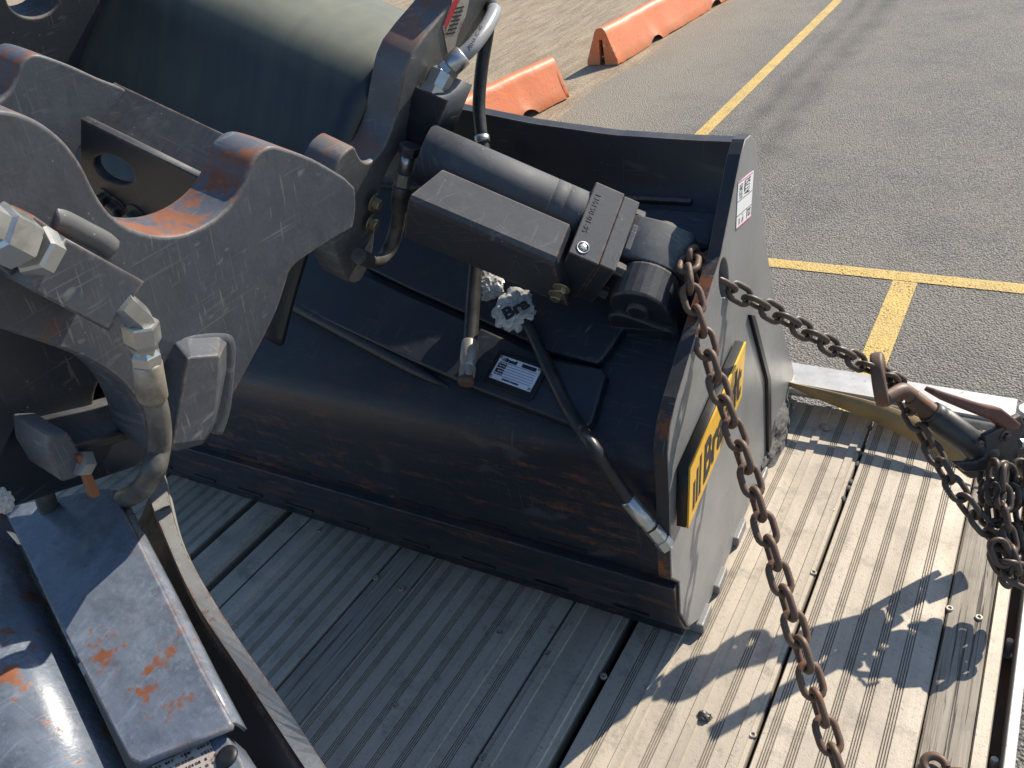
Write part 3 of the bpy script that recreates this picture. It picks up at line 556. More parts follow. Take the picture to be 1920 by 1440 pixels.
tagtext('AT752', .42, .62, (.38, .33)); tagtext('613/7-24015', .08, .62, (.22, .3)); tagtext('No. 1', .3, .06, (.14, .17)); tagtext('4/18', .74, .06, (.2, .18)); tagtext('Unit', .1, .06, (.1, .14))
# ---- tilt cylinder
E0 = sl(-.094, .25, .064); cc = (-.83 * U + .5577 * N).normalized(); mm = W.cross(cc)
if mm.z < 0: mm = -mm
def cy(c, w, h): return E0 + cc * c + W * w + mm * h
MB().lathe(cy(.123, .018, -.012), cc, [(0, .040), (.003, .043), (.030, .043), (.0305, .0425), (.0315, .0425), (.032, .043), (.050, .043), (.0505, .0425), (.0515, .0425), (.052, .043), (.245, .043)], 40).build('cylinder_barrel', M['grey'], BA)
hd = MB().box(E0, cc, W, mm, (.079, -.062, -.085), (.124, .062, .030)).build('cylinder_head', M['grey'], BA, .002)
MB().box(E0, cc, W, mm, (.054, -.060, -.085), (.0785, .060, .0285)).build('gland_plate', M['grey'], BA, .002)
HT = Plane(cy(.10, 0, .030), mm, -W); text('136150-01-95', HT, -.045, -.018, .012, M['grey'], hd, ext=.0006)
MB().lathe(cy(.108, -.046, .030), mm, [(0, .0095), (.001, .0095), (.0012, .0075), (-.003, .007)], 20).build('port_ring', M['zinc'], hd); MB().lathe(cy(.108, -.046, .027), mm, [(0, .0065), (.004, .006), (.005, .003)], 6, False).build('port_plug', M['zinc'], hd)
for w, h in ((-.046, .014), (.046, .014), (-.046, -.066), (.046, -.066)): MB().lathe(cy(.0545, w, h), -cc, [(0, .0105), (.014, .0105), (.0155, .0085)], 6, False, .3).build('head_bolt', M['grey'], hd)
FP = Plane(cy(.105, -.063, -.05), -W, cc)
for c, h in ((.0, .0), (-.001, -.024)): bolt(Plane(cy(.112, -.0865, -.052), -W, cc), c, h, .0085, .008, M['bolt'], hd, 'flange_bolt', True)
# guard box beside the barrel, with chamfered front edge
prof = [(-.020, .030), (-.076, .031), (-.083, .027), (-.086, .020), (-.086, -.075), (-.080, -.080), (-.020, -.080)]; n = len(prof)
b = MB(); vs = []
for c, tap in ((.088, 0), (.352, 1)):
    for w, h in prof: vs.append(cy(c - (.0 if not tap else (.024 if h > 0 and w > -.07 else 0)) + (.049 if not tap and h > .0 else 0), w, h))
b.add(vs, [(i, (i + 1) % n, n + (i + 1) % n, n + i) for i in range(n)] + [tuple(range(n)), tuple(range(n, 2 * n))]); b.build('cylinder_guard', M['grey'], BA, .0015, label='long black steel guard box covering the tilt cylinder')
# rod, rod eye, lug pair, pin
MB().lathe(cy(.0, .0, 0), cc, [(0, .02), (.06, .02)], 24).build('piston_rod', M['zinc'], BA)
def dplate(name, w0, w1, R, base, m):
    b = MB(); pts = [(R * math.cos(a), R * math.sin(a)) for a in [k * math.pi / 12 - .25 for k in range(0, 15)]]; b_ = [E0 - sl(0, 0, 0)]
    o = (E0 - S0); u0, n0 = o.dot(U), o.dot(N); pr = [(u0 + x, n0 + y) for x, y in pts] + [(u0 - base, .0), (u0 + base, .0)]
    n = len(pr); b.add([sl(u, w, h) for w in (w0, w1) for u, h in pr], [(i, (i + 1) % n, n + (i + 1) % n, n + i) for i in range(n)] + [tuple(range(n)), tuple(range(n, 2 * n))]); return b.build(name, m, BA, .004, 3)
dplate('cylinder_lug', .165, .219, .044, .052, M['steel'])
ey = Plane(cy(0, -.028, 0), -W, cc); plate('rod_eye', ey, [[(.058, -.022), (.058, .028), (.03, .032), (-.015, .030), (-.036, .018), (-.046, -.002), (-.044, -.024), (-.03, -.036), (.01, -.036)]], .072, M['grey'], BA, .004)
b = MB().box(E0, cc, W, mm, (.0, -.026, -.024), (.056, .033, .026)); b.build('eye_shank', M['grey'], BA, .01, 3)
MB().lathe(cy(.006, .004, .0322), mm, [(0, .008), (.001, .008), (.0011, .005), (-.004, .004)], 16).build('grease_fitting', M['black'], BA)
MB().lathe(sl(-.094, .158, .064), W, [(0, .015), (.002, .017), (.15, .017)], 24).build('lug_pin', M['steel'], BA)
# collar plate on the lug front
lp = Plane(sl(-.094, .164, .03), -W, U)
plate('pin_keeper', lp, [fillet([(-.055, -.035), (.055, -.035), (.05, -.005), (.02, .006), (.0, .018), (-.03, .032), (-.05, .02)], .012)], .012, M['steel'], BA, .003, h=.008)
# hoses hanging over the slope
def hose(name, pts, r, m, parent, ends=(), k=8, label=None):
    o = MB().tube(catmull(pts, k), r, 16).build(name, m, parent, label=label)
    for p, ax, prof, mt, nm, sides in ends: MB().lathe(p, ax, prof, sides, sides > 8).build(nm, mt, o)
    return o
def pn(x, y, n): return SLP.px(x, y, n)
p0, p1, p2, p3 = pn(893, 490, .075), pn(887, 560, .06), pn(882, 640, .045), pn(872, 735, .04); ax = (p3 - p2).normalized()
hose('stub_hose', [p0, p1, p2, p3 - ax * .02], .0115, M['hose'], BA, [(p2, ax, [(0, .0125), (.002, .0135), (.03, .0138), (.04, .0115), (.045, .0115)], M['dirtyzinc'], 'ferrule', 20), (p2 + ax * .045, ax, [(0, .013), (.016, .013), (.018, .0115)], M['dirtyzinc'], 'hex_nut', 6), (p2 + ax * .063, ax, [(0, .0125), (.008, .0125), (.011, .010)], M['rustpipe'], 'plug', 16)])
vp = Plane(A(0, -.062, 0), -V, U)
q0 = [pn(982, 590, .05), pn(1005, 640, .04), pn(1035, 705, .028), pn(1070, 775, .024), vp.px(1110, 835), vp.px(1150, 895), vp.px(1180, 940)]; qe = vp.px(1252, 1026); ax = (qe - q0[-1]).normalized(); L_ = (qe - q0[-1]).length
hose('stub_hose', q0, .0098, M['hose'], BA, [(q0[-1] - ax * .004, ax, [(0, .0105), (.002, .0118), (L_ * .42, .0122), (L_ * .5, .0105), (L_ * .55, .0115), (L_ * .60, .0105)], M['zinc'], 'ferrule', 18), (q0[-1] + ax * L_ * .58, ax, [(0, .0118), (L_ * .22, .0118), (L_ * .23, .0105)], M['zinc'], 'hex_nut', 6), (q0[-1] + ax * L_ * .80, ax, [(0, .0105), (L_ * .03, .0105), (L_ * .04, .0125), (L_ * .20, .0125)], M['zinc'], 'cap_nut', 6)], label='loose black hose hanging across the bucket front with a silver fitting')
def crumple(name, pl, cx, cy_, h, sx, sy, sz, seed, m):
    bm = bmesh.new(); bmesh.ops.create_icosphere(bm, subdivisions=4, radius=1); P = pl.px(cx, cy_, h)
    for v in bm.verts:
        d = v.co.copy(); k = 1 + .6 * abs(mnoise.noise(d * 1.9 + Vec((seed, 0, 0)))) + .30 * abs(mnoise.noise(d * 4.1 + Vec((0, seed, 0)))) + .04 * mnoise.noise(d * 13)
        v.co = P + pl.e1 * (d.x * sx * k) + pl.e2 * (d.y * sy * k) + pl.n * (d.z * sz * k)
    me = bpy.data.meshes.new(name); bm.to_mesh(me); bm.free(); return link(name, me, m, BA)
cr = crumple('torn_film_wrap', SLP, 965, 580, .055, .026, .028, .016, 2.0, M['plastic']); cr2 = crumple('torn_film_wrap', SLP, 915, 535, .045, .022, .02, .014, 7.0, M['plastic'])
FT = SLP.off(.079); a0 = FT.l2(FT.px(948, 600)); a1 = FT.l2(FT.px(1000, 570)); text('Bra', FT, a0.x, a0.y, .030, M['ink'], cr, bold=.0012, ang=math.atan2(a1.y - a0.y, a1.x - a0.x), ext=.0006)
# ---- tilting bracket: two ears joined by a rolled sheet
nA = Vec((.9, .08, -.4)).normalized(); ek = 1.13 / 1.286; EP = Plane(dep(700, 300, 1.13), nA); TH = .05; FE = -.585 * ek
ear = [(851, -40), (851, 0), (775, 98), (752, 170), (742, 219), (730, 255), (718, 280), (704, 298), (690, 306), (678, 300), (671, 288), (664, 276), (650, 284), (634, 305), (622, 345), (622, 430), (632, 480), (645, 515), (655, 530), (668, 531), (680, 520), (697, 480), (703, 430), (706, 386), (722, 330), (753, 277), (790, 250), (820, 210), (862, 138), (895, 75), (915, 10), (918, -40)]
el = [tuple(p) for p in EP.pxl(ear)]; e3 = [tuple(p) for p in catmull([Vec((x, y, 0)) for x, y in el], 3, True)]; e3 = [(p[0], p[1]) for p in e3]
plate('bracket_ear', EP, [e3], TH, M['ear'], BA, .003, label='thick bracket ear seen almost edge on')
# rolled sheet between the ears
sec = [(x * ek, y * ek) for x, y in ((-.16, -.33), (-.13, -.24), (-.10, -.17), (-.065, -.105), (-.03, -.055), (.01, -.005), (.038, .032), (.06, .062), (.082, .084), (.11, .100), (.15, .110), (.20, .114), (.26, .112), (.32, .105))]
sc_ = [(p.x, p.y) for p in catmull([Vec((x, y, 0)) for x, y in sec], 4)]; b = MB(); d0, d1 = -TH + .002, FE - .01; nd = 12; ns = len(sc_)
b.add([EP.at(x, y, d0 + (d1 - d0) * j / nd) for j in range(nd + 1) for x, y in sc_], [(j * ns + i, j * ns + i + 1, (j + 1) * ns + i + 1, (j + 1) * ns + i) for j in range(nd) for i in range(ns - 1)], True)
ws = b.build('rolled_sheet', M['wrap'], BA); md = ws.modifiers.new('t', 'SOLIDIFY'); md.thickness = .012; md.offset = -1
# far ear with a round hole
LP = EP.off(FE); hl = LP.pxl([(62 + 50 * math.cos(a), -10 + 44 * math.sin(a)) for a in [k * math.pi / 16 for k in range(32)]])
le = LP.pxl([(-140, -60), (-60, -140), (120, -160), (280, -120), (255, -20), (235, 2), (210, 55), (180, 115), (160, 165), (100, 260), (-140, 200)])
plate('bracket_ear', LP, [[tuple(p) for p in le], [tuple(p) for p in hl]], TH, M['grey'], BA, .003)
# warning decal on the near ear
dc = plate('warning_decal', EP, [[tuple(p) for p in EP.pxl([(848, 104), (838, 98), (829, 50), (850, -5), (880, -8), (872, 30), (858, 62)])]], .001, M['worn_decal'], BA, .0001, h=.0012)
plate('decal_band', EP, [[tuple(p) for p in EP.pxl([(830, 47), (848, 0), (862, -5), (838, 48)])]], .0004, M['red'], dc, .00005, h=.0017)
for i in range(7): plate('decal_line', EP, [[tuple(p) for p in EP.pxl([(836 + i * 2.6, 62 - i * 8), (852 + i * 2.8, 58 - i * 8), (852 + i * 2.8, 61 - i * 8), (836 + i * 2.6, 65 - i * 8)])]], .0004, M['ink'], dc, .00005, h=.0017)
# hose manifold block on the near ear
Q = EP.px(772, 175); MBp = Plane(Q, -EP.e1, nA); cs = [MBp.px(*p) for p in ((741, 257), (803, 284), (840, 189), (778, 163))]
ex_ = (cs[1] - cs[0]).normalized(); BP = Plane(cs[0], -EP.e1, ex_); cl = [tuple(BP.l2(c)) for c in cs]
plate('hose_block', BP, [cl], .075, M['steel'], BA, .0015)
top = (cs[2] + cs[3]) / 2 + EP.e1 * .03; up_ = (cs[3] - cs[0]).normalized()
h0 = top; tdep = (h0 - CAM).dot(RF)
hx = [dep(812, 172, tdep), dep(828, 140, tdep), dep(858, 112, tdep - .005), dep(885, 88, tdep), dep(912, 52, tdep + .02), dep(926, 22, tdep + .05), dep(920, 14, tdep + .09), dep(914, 60, tdep + .12), dep(903, 130, tdep + .14), dep(898, 200, tdep + .15), dep(904, 262, tdep + .15), dep(912, 300, tdep + .15)]
hpt = catmull(hx[2:], 8); hs = MB().tube(hpt[22:], .0105, 16).build('pressure_hose', M['hose'], BA); MB().tube(hpt[:26], .0109, 16).build('hose_sheen_length', M['hosegrey'], hs)  # upper length of the same hose, sunlit sheen put into its colour
a1_ = (hx[1] - hx[0]).normalized(); a2_ = (hx[2] - hx[1]).normalized()
MB().lathe(hx[0] - a1_ * .008, a1_, [(0, .021), (.012, .021), (.013, .019)], 6, False, .4).build('hex_nut', M['zinc'], hs)
MB().lathe(hx[0] + a1_ * .004, a1_, [(0, .018), (.024, .019), (.030, .014)], 8, False).build('elbow', M['zinc'], hs)
MB().lathe(hx[1] - a2_ * .006, a2_, [(0, .014), (.010, .0145), (.011, .017), (.020, .017), (.021, .0135)], 6, False).build('hex_nut', M['zinc'], hs)
MB().lathe(hx[1] + a2_ * .014, a2_, [(0, .0135), (.003, .0155), (.026, .0155), (.028, .012)], 20).build('ferrule', M['zinc'], hs)
MB().lathe(hx[-2], (hx[-1] - hx[-3]).normalized(), [(-.006, .0125), (.006, .0125)], 16).build('clamp', M['zinc'], hs)
hp = Plane(hx[3], -RF, RX); text('MSHA IC-40', Plane(dep(876, 96, tdep - .013), -(RF), (hx[4] - hx[3])), .002, -.003, .0075, M['ink'], hs, ext=.0002)
h2 = EP.off(.03); dn = [h2.px(768, 278), h2.px(758, 325), h2.px(750, 375), h2.px(744, 425), h2.px(728, 470), h2.px(703, 490), h2.px(672, 480)]
hs2 = MB().tube(catmull(dn[2:], 8), .0115, 16).build('pressure_hose', M['hosedusty'], BA); a1_ = (dn[1] - dn[0]).normalized(); a2_ = (dn[2] - dn[1]).normalized()
MB().lathe(dn[0] - a1_ * .004, a1_, [(0, .0155), (.013, .0155), (.014, .013)], 6, False).build('hex_nut', M['steel'], hs2); MB().lathe(dn[0] + a1_ * .010, a1_, [(0, .011), (.026, .011)], 12).build('adapter', M['zinc'], hs2)
MB().lathe(dn[1] - a2_ * .002, a2_, [(0, .014), (.020, .014)], 6, False).build('hex_nut', M['dirtyzinc'], hs2); MB().lathe(dn[1] + a2_ * .02, a2_, [(0, .0125), (.004, .0142), (.04, .0138), (.042, .012)], 16).build('ferrule', M['hosedusty'], hs2)
bolt(h2.off(-.02), *h2.l2(h2.px(722, 390)), .009, .01, M['bolt'], BA); bolt(h2.off(-.02), *h2.l2(h2.px(716, 428)), .009, .01, M['bolt'], BA)
MB().tube([dep(930, 296, 1.36), dep(945, 302, 1.35), dep(958, 312, 1.36)], .007, 8).build('yellow_plug', M['yellow'], BA)
# ================================================================== second tilt bucket close to the camera (left)
BB = thing('tilt_bucket', 'worn black tilting bucket nearest the camera with scratched hooked lugs and rusted cylinder guard', 'bucket', 'black tilting buckets on the trailer')
nB = Vec((.97, 0, -.26)).normalized(); LB = Plane(dep(330, 650, .77), nB); TB = .055
lug = [(-90, 225), (-40, 208), (0, 207), (40, 214), (85, 236), (125, 270), (155, 312), (180, 362), (208, 402), (248, 430), (300, 443), (350, 438), (398, 415), (436, 380), (458, 342), (466, 318), (480, 292), (503, 276), (530, 278), (590, 300), (648, 334), (666, 352), (668, 390), (662, 428), (620, 452), (580, 478), (548, 503), (537, 530), (520, 582), (492, 640), (460, 700), (424, 766), (392, 815), (302, 858), (284, 838), (270, 790), (248, 744), (219, 712), (175, 682), (109, 653), (0, 617), (-90, 585)]
pts = [Vec((p.x, p.y, 0)) for p in LB.pxl(lug)]; sharp = {20, 21, 23, 24, 32, 33}
def smooth_loop(P, sharp, k=3):
    out = []; n_ = len(P)
    for i in range(n_):
        a, b_, c, d = P[i - 1], P[i], P[(i + 1) % n_], P[(i + 2) % n_]
        if i in sharp: a = b_
        if (i + 1) % n_ in sharp: d = c
        for j in range(k):
            t = j / k; v = .5 * ((2 * b_) + (c - a) * t + (2 * a - 5 * b_ + 4 * c - d) * t * t + (3 * b_ - a - 3 * c + d) * t ** 3); out.append((v.x, v.y))
    return out
plate('hooked_lug', LB, [smooth_loop(pts, sharp)], TB, M['lug'], BB, .003, label='scratched dark grey hooked lug plate with rusty edges')
LB2 = LB.off(-.36)
rl = [(-140, 230), (-70, 215), (-30, 205), (0, 188), (18, 170), (31, 142), (40, 120), (54, 106), (75, 103), (130, 122), (185, 147), (228, 164), (243, 178), (246, 203), (244, 235), (232, 246), (205, 258), (182, 266), (150, 278), (130, 330), (60, 420), (-140, 420)]
plate('hooked_lug', LB2, [smooth_loop([Vec((p.x, p.y, 0)) for p in LB2.pxl(rl)], {19, 20, 21, 0})], TB, M['lug'], BB, .003)
# cross beam with oval hole between the lugs
cbp = LB.at(0, 0); CB = Plane(dep(300, 320, .93), -LB.e1, nB)
cp = CB.pxl([(150, 223), (215, 255), (392, 343), (380, 470), (150, 440)]); ho = CB.pxl([(213 + 42 * math.cos(a) * .88 - 24 * math.sin(a) * .42, 318 + 42 * math.cos(a) * .45 + 24 * math.sin(a) * .86) for a in [k * math.pi / 14 for k in range(28)]])
plate('cross_plate', CB, [[tuple(p) for p in cp], [tuple(p) for p in ho]], .012, M['steel'], BB, .002)
tb = [CB.px(150, 223, -.03), CB.px(395, 345, -.03)]; bk = LB.e1 * .06
MB().add([tb[0], tb[1], tb[1] + bk + LB.e2 * .03, tb[0] + bk + LB.e2 * .03, tb[0] - LB.e2 * .02, tb[1] - LB.e2 * .02, tb[1] + bk - LB.e2 * .02, tb[0] + bk - LB.e2 * .02], [(0, 1, 2, 3), (4, 5, 6, 7), (0, 1, 5, 4), (1, 2, 6, 5), (2, 3, 7, 6), (3, 0, 4, 7)]).build('cross_beam', M['steel'], BB, .003)
CBI = CB.off(.0)
for x, y, r in ((222, 392, .012), (258, 408, .012), (200, 372, .009)): bolt(CBI, *CBI.l2(CBI.px(x, y)), r, .012, M['steel'], BB, 'bolt')
# welded wedge block
wb = [(303, 835), (303, 740), (312, 668), (328, 640), (350, 631), (412, 627), (427, 638), (426, 690), (412, 760), (398, 806), (380, 833), (330, 846)]
wt = [(323, 834), (336, 760), (346, 706), (352, 674), (358, 670), (390, 668), (410, 666), (411, 672), (408, 720), (403, 770), (399, 792), (382, 826)]
b0 = [LB.px(x, y, -.002) for x, y in wb]; b1 = [LB.px(x, y, .032) for x, y in wt]
b1 = sorted(b1, key=lambda p: 0) ; n = 12; order = [0, 2, 3, 4, 5, 6, 7, 8, 9, 10, 11, 0]
MB().add(b0, [tuple(range(n))]).add(b0 + [b1[i] for i in (0, 1, 2, 3, 4, 6, 7, 8, 9, 10, 11, 0)], [(i, (i + 1) % n, n + (i + 1) % n, n + i) for i in range(n - 1)] + [(n - 1, 0, n)]).add([b1[i] for i in (0, 1, 2, 3, 4, 6, 7, 8, 9, 10, 11)], [tuple(range(11))]).build('stop_block', M['lugplain'], BB, .0015)
MB().tube(catmull([LB.px(x, y, -.0075) for x, y in ((304, 800), (310, 700), (324, 652), (350, 636), (408, 632), (422, 646), (421, 690), (414, 762), (400, 808))], 5), .0105, 12).build('weld_bead', M['lugplain'], BB)
# hose block with big hexagon fitting
HB = LB.off(.05); hb = [(56, 543), (206, 622), (273, 529), (125, 447), (62, 405), (-20, 490)]
hb = [(206, 622), (273, 529), (125, 447), (56, 543)]; cs = [HB.px(*p) for p in hb]
blk = plate('hose_block', HB, [[tuple(HB.l2(c)) for c in cs]], .05, M['lug'], BB, .002)
ledge = [HB.px(x, y, -.022) for x, y in ((125, 447), (64, 404), (-10, 495), (56, 543))]; plate('hose_block_step', HB.off(-.022), [[tuple(HB.l2(c)) for c in ledge]], .026, M['lug'], BB, .002)
MB().tube(catmull([LB.px(x, y, -.0065) for x, y in ((90, 408), (110, 412), (150, 432), (185, 450), (203, 466))], 5), [.006] + [.0115] * 19 + [.008], 10).build('weld_bead', M['weld'], BB)
axf = (cs[3] - cs[0]).normalized(); c0 = (cs[2] + cs[3]) / 2 - nB * .02
mid = HB.px(88, 475, -.0); axh = (HB.px(56, 543) - HB.px(206, 622)).normalized(); axh = (HB.px(-40, 415) - HB.px(90, 482)).normalized()
MB().lathe(HB.px(84, 478, -.008), axh, [(0, .0185), (.010, .0185), (.012, .0165)], 6, False, .15).build('hex_nut', M['zinc'], BB); MB().lathe(HB.px(84, 478, -.008) + axh * .016, axh, [(0, .014), (.004, .014), (.005, .020), (.026, .020), (.028, .0165), (.06, .016)], 6, False, .4).build('hex_adapter', M['zinc'], BB)
# elbow, ferrule and hose below the block
hp_ = LB.off(.045); e0, e1_, e2_, e3_ = hp_.px(238, 578), hp_.px(262, 600), hp_.px(270, 650), hp_.px(286, 742)
a1_ = (e2_ - e1_).normalized(); a2_ = (e3_ - e2_).normalized()
hB = MB().tube(catmull([e3_ - a2_ * .012, hp_.px(297, 790), hp_.px(297, 840), hp_.px(282, 895), hp_.px(250, 928, -.08), hp_.px(212, 940, -.16), hp_.px(165, 938, -.24)], 8), .0108, 18).build('pressure_hose', M['hosedusty'], BB, label='dusty black hose curving down from the silver elbow')
MB().tube(catmull([e0 - (e1_ - e0) * .6, e0, e1_, e1_ + a1_ * .012], 5), .0115, 6, smooth=False).build('elbow', M['zinc'], hB)
MB().lathe(e1_ + a1_ * .002, a1_, [(0, .0138), (.002, .0148), (.018, .0148), (.024, .0115), (.034, .0102)], 6, False, .5).build('hex_nut', M['zinc'], hB)
MB().lathe(e2_ + a2_ * .002, a2_, [(0, .010), (.004, .0132), (.013, .0132), (.014, .0118)], 6, False).build('hex_nut', M['zinc'], hB); MB().lathe(e2_ + a2_ * .015, a2_, [(0, .0116), (.002, .0126), (.038, .013), (.04, .0115)], 20).build('ferrule', M['dirtyzinc'], hB)
# second hose at the far left
hose('pressure_hose', [dep(-25, 610, .84), dep(8, 715, .83), dep(32, 780, .82), dep(58, 855, .82), dep(84, 930, .88), dep(98, 980, .98)], .0105, M['hosedusty'], BB)
# recessed pivot housing with an oval bore
RB = LB.off(-.11); rb = [(-120, 560), (60, 600), (240, 650), (300, 760), (305, 858), (170, 905), (0, 960), (-120, 980)]; oh = RB.pxl([(206 + 30 * math.cos(a) - 6 * math.sin(a), 760 + 62 * math.sin(a) + 5 * math.cos(a)) for a in [k * math.pi / 14 for k in range(28)]])
plate('pivot_housing', RB, [[tuple(p) for p in RB.pxl(rb)], [tuple(p) for p in oh]], .03, M['steel'], BB, .003)
bw = MB(); n = 28; bw.add([RB.at(p.x, p.y, -.028) for p in oh] + [RB.at(p.x, p.y, -.09) for p in oh], [(i, (i + 1) % n, n + (i + 1) % n, n + i) for i in range(n)], True); bw.build('pivot_bore', M['rustpipe'], BB)
plate('pivot_housing', RB.off(-.10), [[tuple(p) for p in RB.pxl([(-200, 500), (310, 560), (320, 870), (-200, 1000)])]], .02, M['steel'], BB, .003)
plate('lower_flange', LB.off(-.045), [[tuple(p) for p in LB.pxl([(176, 898), (302, 858), (390, 818), (388, 806), (300, 842), (176, 880)])]], .12, M['steel'], BB, .002)
# bolted clamp and rusty bar beside the second hose
CL = LB.off(-.04); plate('hose_clamp', CL, [fillet(CL.pxl([(88, 815), (130, 812), (152, 850), (150, 895), (118, 905), (92, 860)]), .004)], .05, M['lugplain'], BB, .003); MB().lathe(CL.px(150, 868), (CL.px(166, 866) - CL.px(140, 868)).normalized(), [(-.004, .013), (.008, .013), (.01, .010)], 6, False).build('bolt', M['zinc'], BB)
plate('rusty_bar', CL.off(.006), [[tuple(p) for p in CL.pxl([(138, 852), (152, 850), (182, 925), (166, 930)])]], .008, M['rustbright'], BB, .001)
clp = crumple('torn_film_wrap', CL, 5, 940, -.01, .007, .012, .006, 4.0, M['plastic']); clp.parent = BB
# cylinder guard and cylinder
NG = Vec((-.05, -.16, .985)).normalized(); GP = Plane(onz(212, 914, .62), NG, onz(430, 1360, .62) - onz(212, 914, .62))
gp = [(9, 962), (14, 953), (28, 947), (190, 915), (205, 915), (214, 922), (300, 1095), (376, 1250), (432, 1352), (430, 1362), (262, 1432), (243, 1424), (232, 1405), (130, 1205)]
plate('cylinder_guard', GP, [[tuple(p) for p in GP.pxl(gp)]], .008, M['guard'], BB, .002, label='flat rust-chipped steel guard over the cylinder')
# rolled skirt on its right edge
e_ = [GP.px(x, y) for x, y in ((210, 918), (300, 1095), (376, 1250), (430, 1354))]; sd = GP.e2 if (GP.px(300, 1095) - GP.px(130, 1205)).dot(GP.e2) > 0 else -GP.e2
rows = [[p + sd * a + NG * h for p in e_] for a, h in ((-.002, -.0005), (.002, -.002), (.004, -.006), (.005, -.012), (.005, -.02))]; b = MB(); b.add([p for r in rows for p in r], [(i * 4 + j, i * 4 + j + 1, (i + 1) * 4 + j + 1, (i + 1) * 4 + j) for i in range(4) for j in range(3)], True); o = b.build('guard_skirt', M['guard'], BB); md = o.modifiers.new('t', 'SOLIDIFY'); md.thickness = .003
gl = [GP.px(8, 985), GP.px(215, 1440)]; gd = (gl[1] - gl[0]).normalized(); cR = .055; ctr = gl[0] - sd * (cR + .006) - NG * .035
MB().lathe(ctr - gd * .25, gd, [(0, cR), (.75, cR)], 48).build('cylinder_barrel', M['guard'], BB)
# end block with a worn decal
DP = GP.off(-.012); dq = [(262, 1440), (404, 1376), (420, 1372), (452, 1425), (470, 1480), (300, 1520)]
eb = plate('end_block', DP, [[tuple(p) for p in DP.pxl(dq)]], .05, M['guard'], BB, .002); dc2 = plate('worn_decal', DP, [[tuple(p) for p in DP.pxl([(285, 1437), (392, 1388), (416, 1440), (310, 1492)])]], .0008, M['worn_decal'], eb, .0001, h=.0008)
for r in range(5):
    for k in range(17):
        x, y = 292 + k * 6 + r * 7.5, 1440 - k * 2.8 + r * 9.5; w_ = random.uniform(2, 4.6)
        if random.random() < .7: plate('decal_print', DP, [[tuple(p) for p in DP.pxl([(x, y), (x + w_, y - w_ * .47), (x + w_ + 2, y + 4 - w_ * .47), (x + 2, y + 4)])]], .0004, M['rustpipe'] if random.random() < .6 else M['ink'], dc2, .00005, h=.0013)
MB().lathe(DP.px(426, 1420, 0), DP.n, [(0, .009), (.002, .009), (.003, .005)], 20).build('grease_fitting', M['black'], eb)
# arched rim, its wall and the shell below
il = [(270, 872), (275, 915), (310, 1006), (365, 1126), (456, 1265), (569, 1436), (640, 1540), (760, 1700)]; ir = [(300, 872), (312, 915), (339, 1013), (419, 1156), (540, 1331), (609, 1436), (690, 1550), (810, 1700)]
rz = [.60, .60, .60, .598, .59, .58, .57, .55]; I = catmull([onz(x, y, z) for (x, y), z in zip(il, rz)], 6); O_ = catmull([onz(x, y, z + .001) for (x, y), z in zip(ir, rz)], 6); n = len(I)
ub = (I[-1] - I[0]).normalized(); vb = Vec((-ub.y, ub.x, 0)).normalized(); rows = [[p - Zv * .10 - vb * .09 for p in O_], [p - Zv * .004 for p in O_], O_, I, [p - Zv * .004 for p in I], [p - Zv * .10 - vb * .02 for p in I], [p - Zv * .17 - vb * .06 for p in I], [p - Zv * .24 - vb * .18 for p in I], [p - Zv * .32 - vb * .36 for p in I]]
b = MB(); b.add([p for r in rows for p in r], [(i * n + j, i * n + j + 1, (i + 1) * n + j + 1, (i + 1) * n + j) for i in range(len(rows) - 1) for j in range(n - 1)], True); o = b.build('shell', M['shell'], BB); md = o.modifiers.new('s', 'EDGE_SPLIT'); md.split_angle = math.radians(35)
b = MB(); RT = [p + Zv * .0025 for p in O_]; IT = [p + Zv * .0025 for p in I]; b.add(RT + IT + [p - Zv * .018 for p in RT] + [p - Zv * .018 for p in IT], [(k * n + i, k * n + i + 1, l * n + i + 1, l * n + i) for k, l in ((0, 1), (0, 2), (1, 3)) for i in range(n - 1)], False); b.build('shell_rim', M['rim'], BB, label='curved sunlit rim of the shell with rusty edges')
bw_ = [p - Zv * .10 - vb * .09 for p in O_]; b = MB(); b.add(bw_ + [Vec((p.x, p.y, .02)) - vb * .25 for p in O_], [(i, i + 1, n + i + 1, n + i) for i in range(n - 1)]); b.build('shell_back', M['shell'], BB)
# ================================================================== lashing chains and binder
H0 = Vec((-.349, 1.0, .575)); HK = Vec((-.152, 1.165, .345)); dirc = (HK - H0).normalized()
C1 = thing('tie_down_chain', 'taut brown chain from the bucket side slot to the load binder', 'chain', 'rusty tie-down chains')
chain([H0 - dirc * .06 - U * .02, H0 + (HK - H0) * .33 - Zv * .004, H0 + (HK - H0) * .66 - Zv * .004, HK + dirc * .05], C1, LKD, roll=.9)
C2 = thing('tie_down_chain', 'rusty chain slanting down in front of the bucket side plate', 'chain', 'rusty tie-down chains')
cpth = [A(-.03, .26, .575), dep(1300, 478, 1.135), dep(1290, 520, 1.09), dep(1312, 605, 1.075), dep(1345, 720, 1.06), dep(1395, 860, 1.045), dep(1440, 1010, 1.02), dep(1492, 1180, .995), dep(1540, 1340, .97), dep(1585, 1480, .94), dep(1640, 1660, .90)]
chain(cpth, C2, LK, roll=.35, jit=.1)
C3 = thing('tie_down_chain', 'slack dark chain running from the binder hook to the bundle at the deck edge', 'chain', 'rusty tie-down chains')
chain([HK + Vec((.01, .0, -.005)), dep(1690, 745, 1.33), dep(1735, 820, 1.30), dep(1778, 895, 1.27), dep(1830, 968, 1.25), dep(1868, 1010, 1.24), dep(1900, 1038, 1.23)], C3, LKD, roll=.5, jit=.2)
chain([HK + dirc * .02, HK + dirc * .06, HK + dirc * .11 ], C3, LKD, roll=.2)
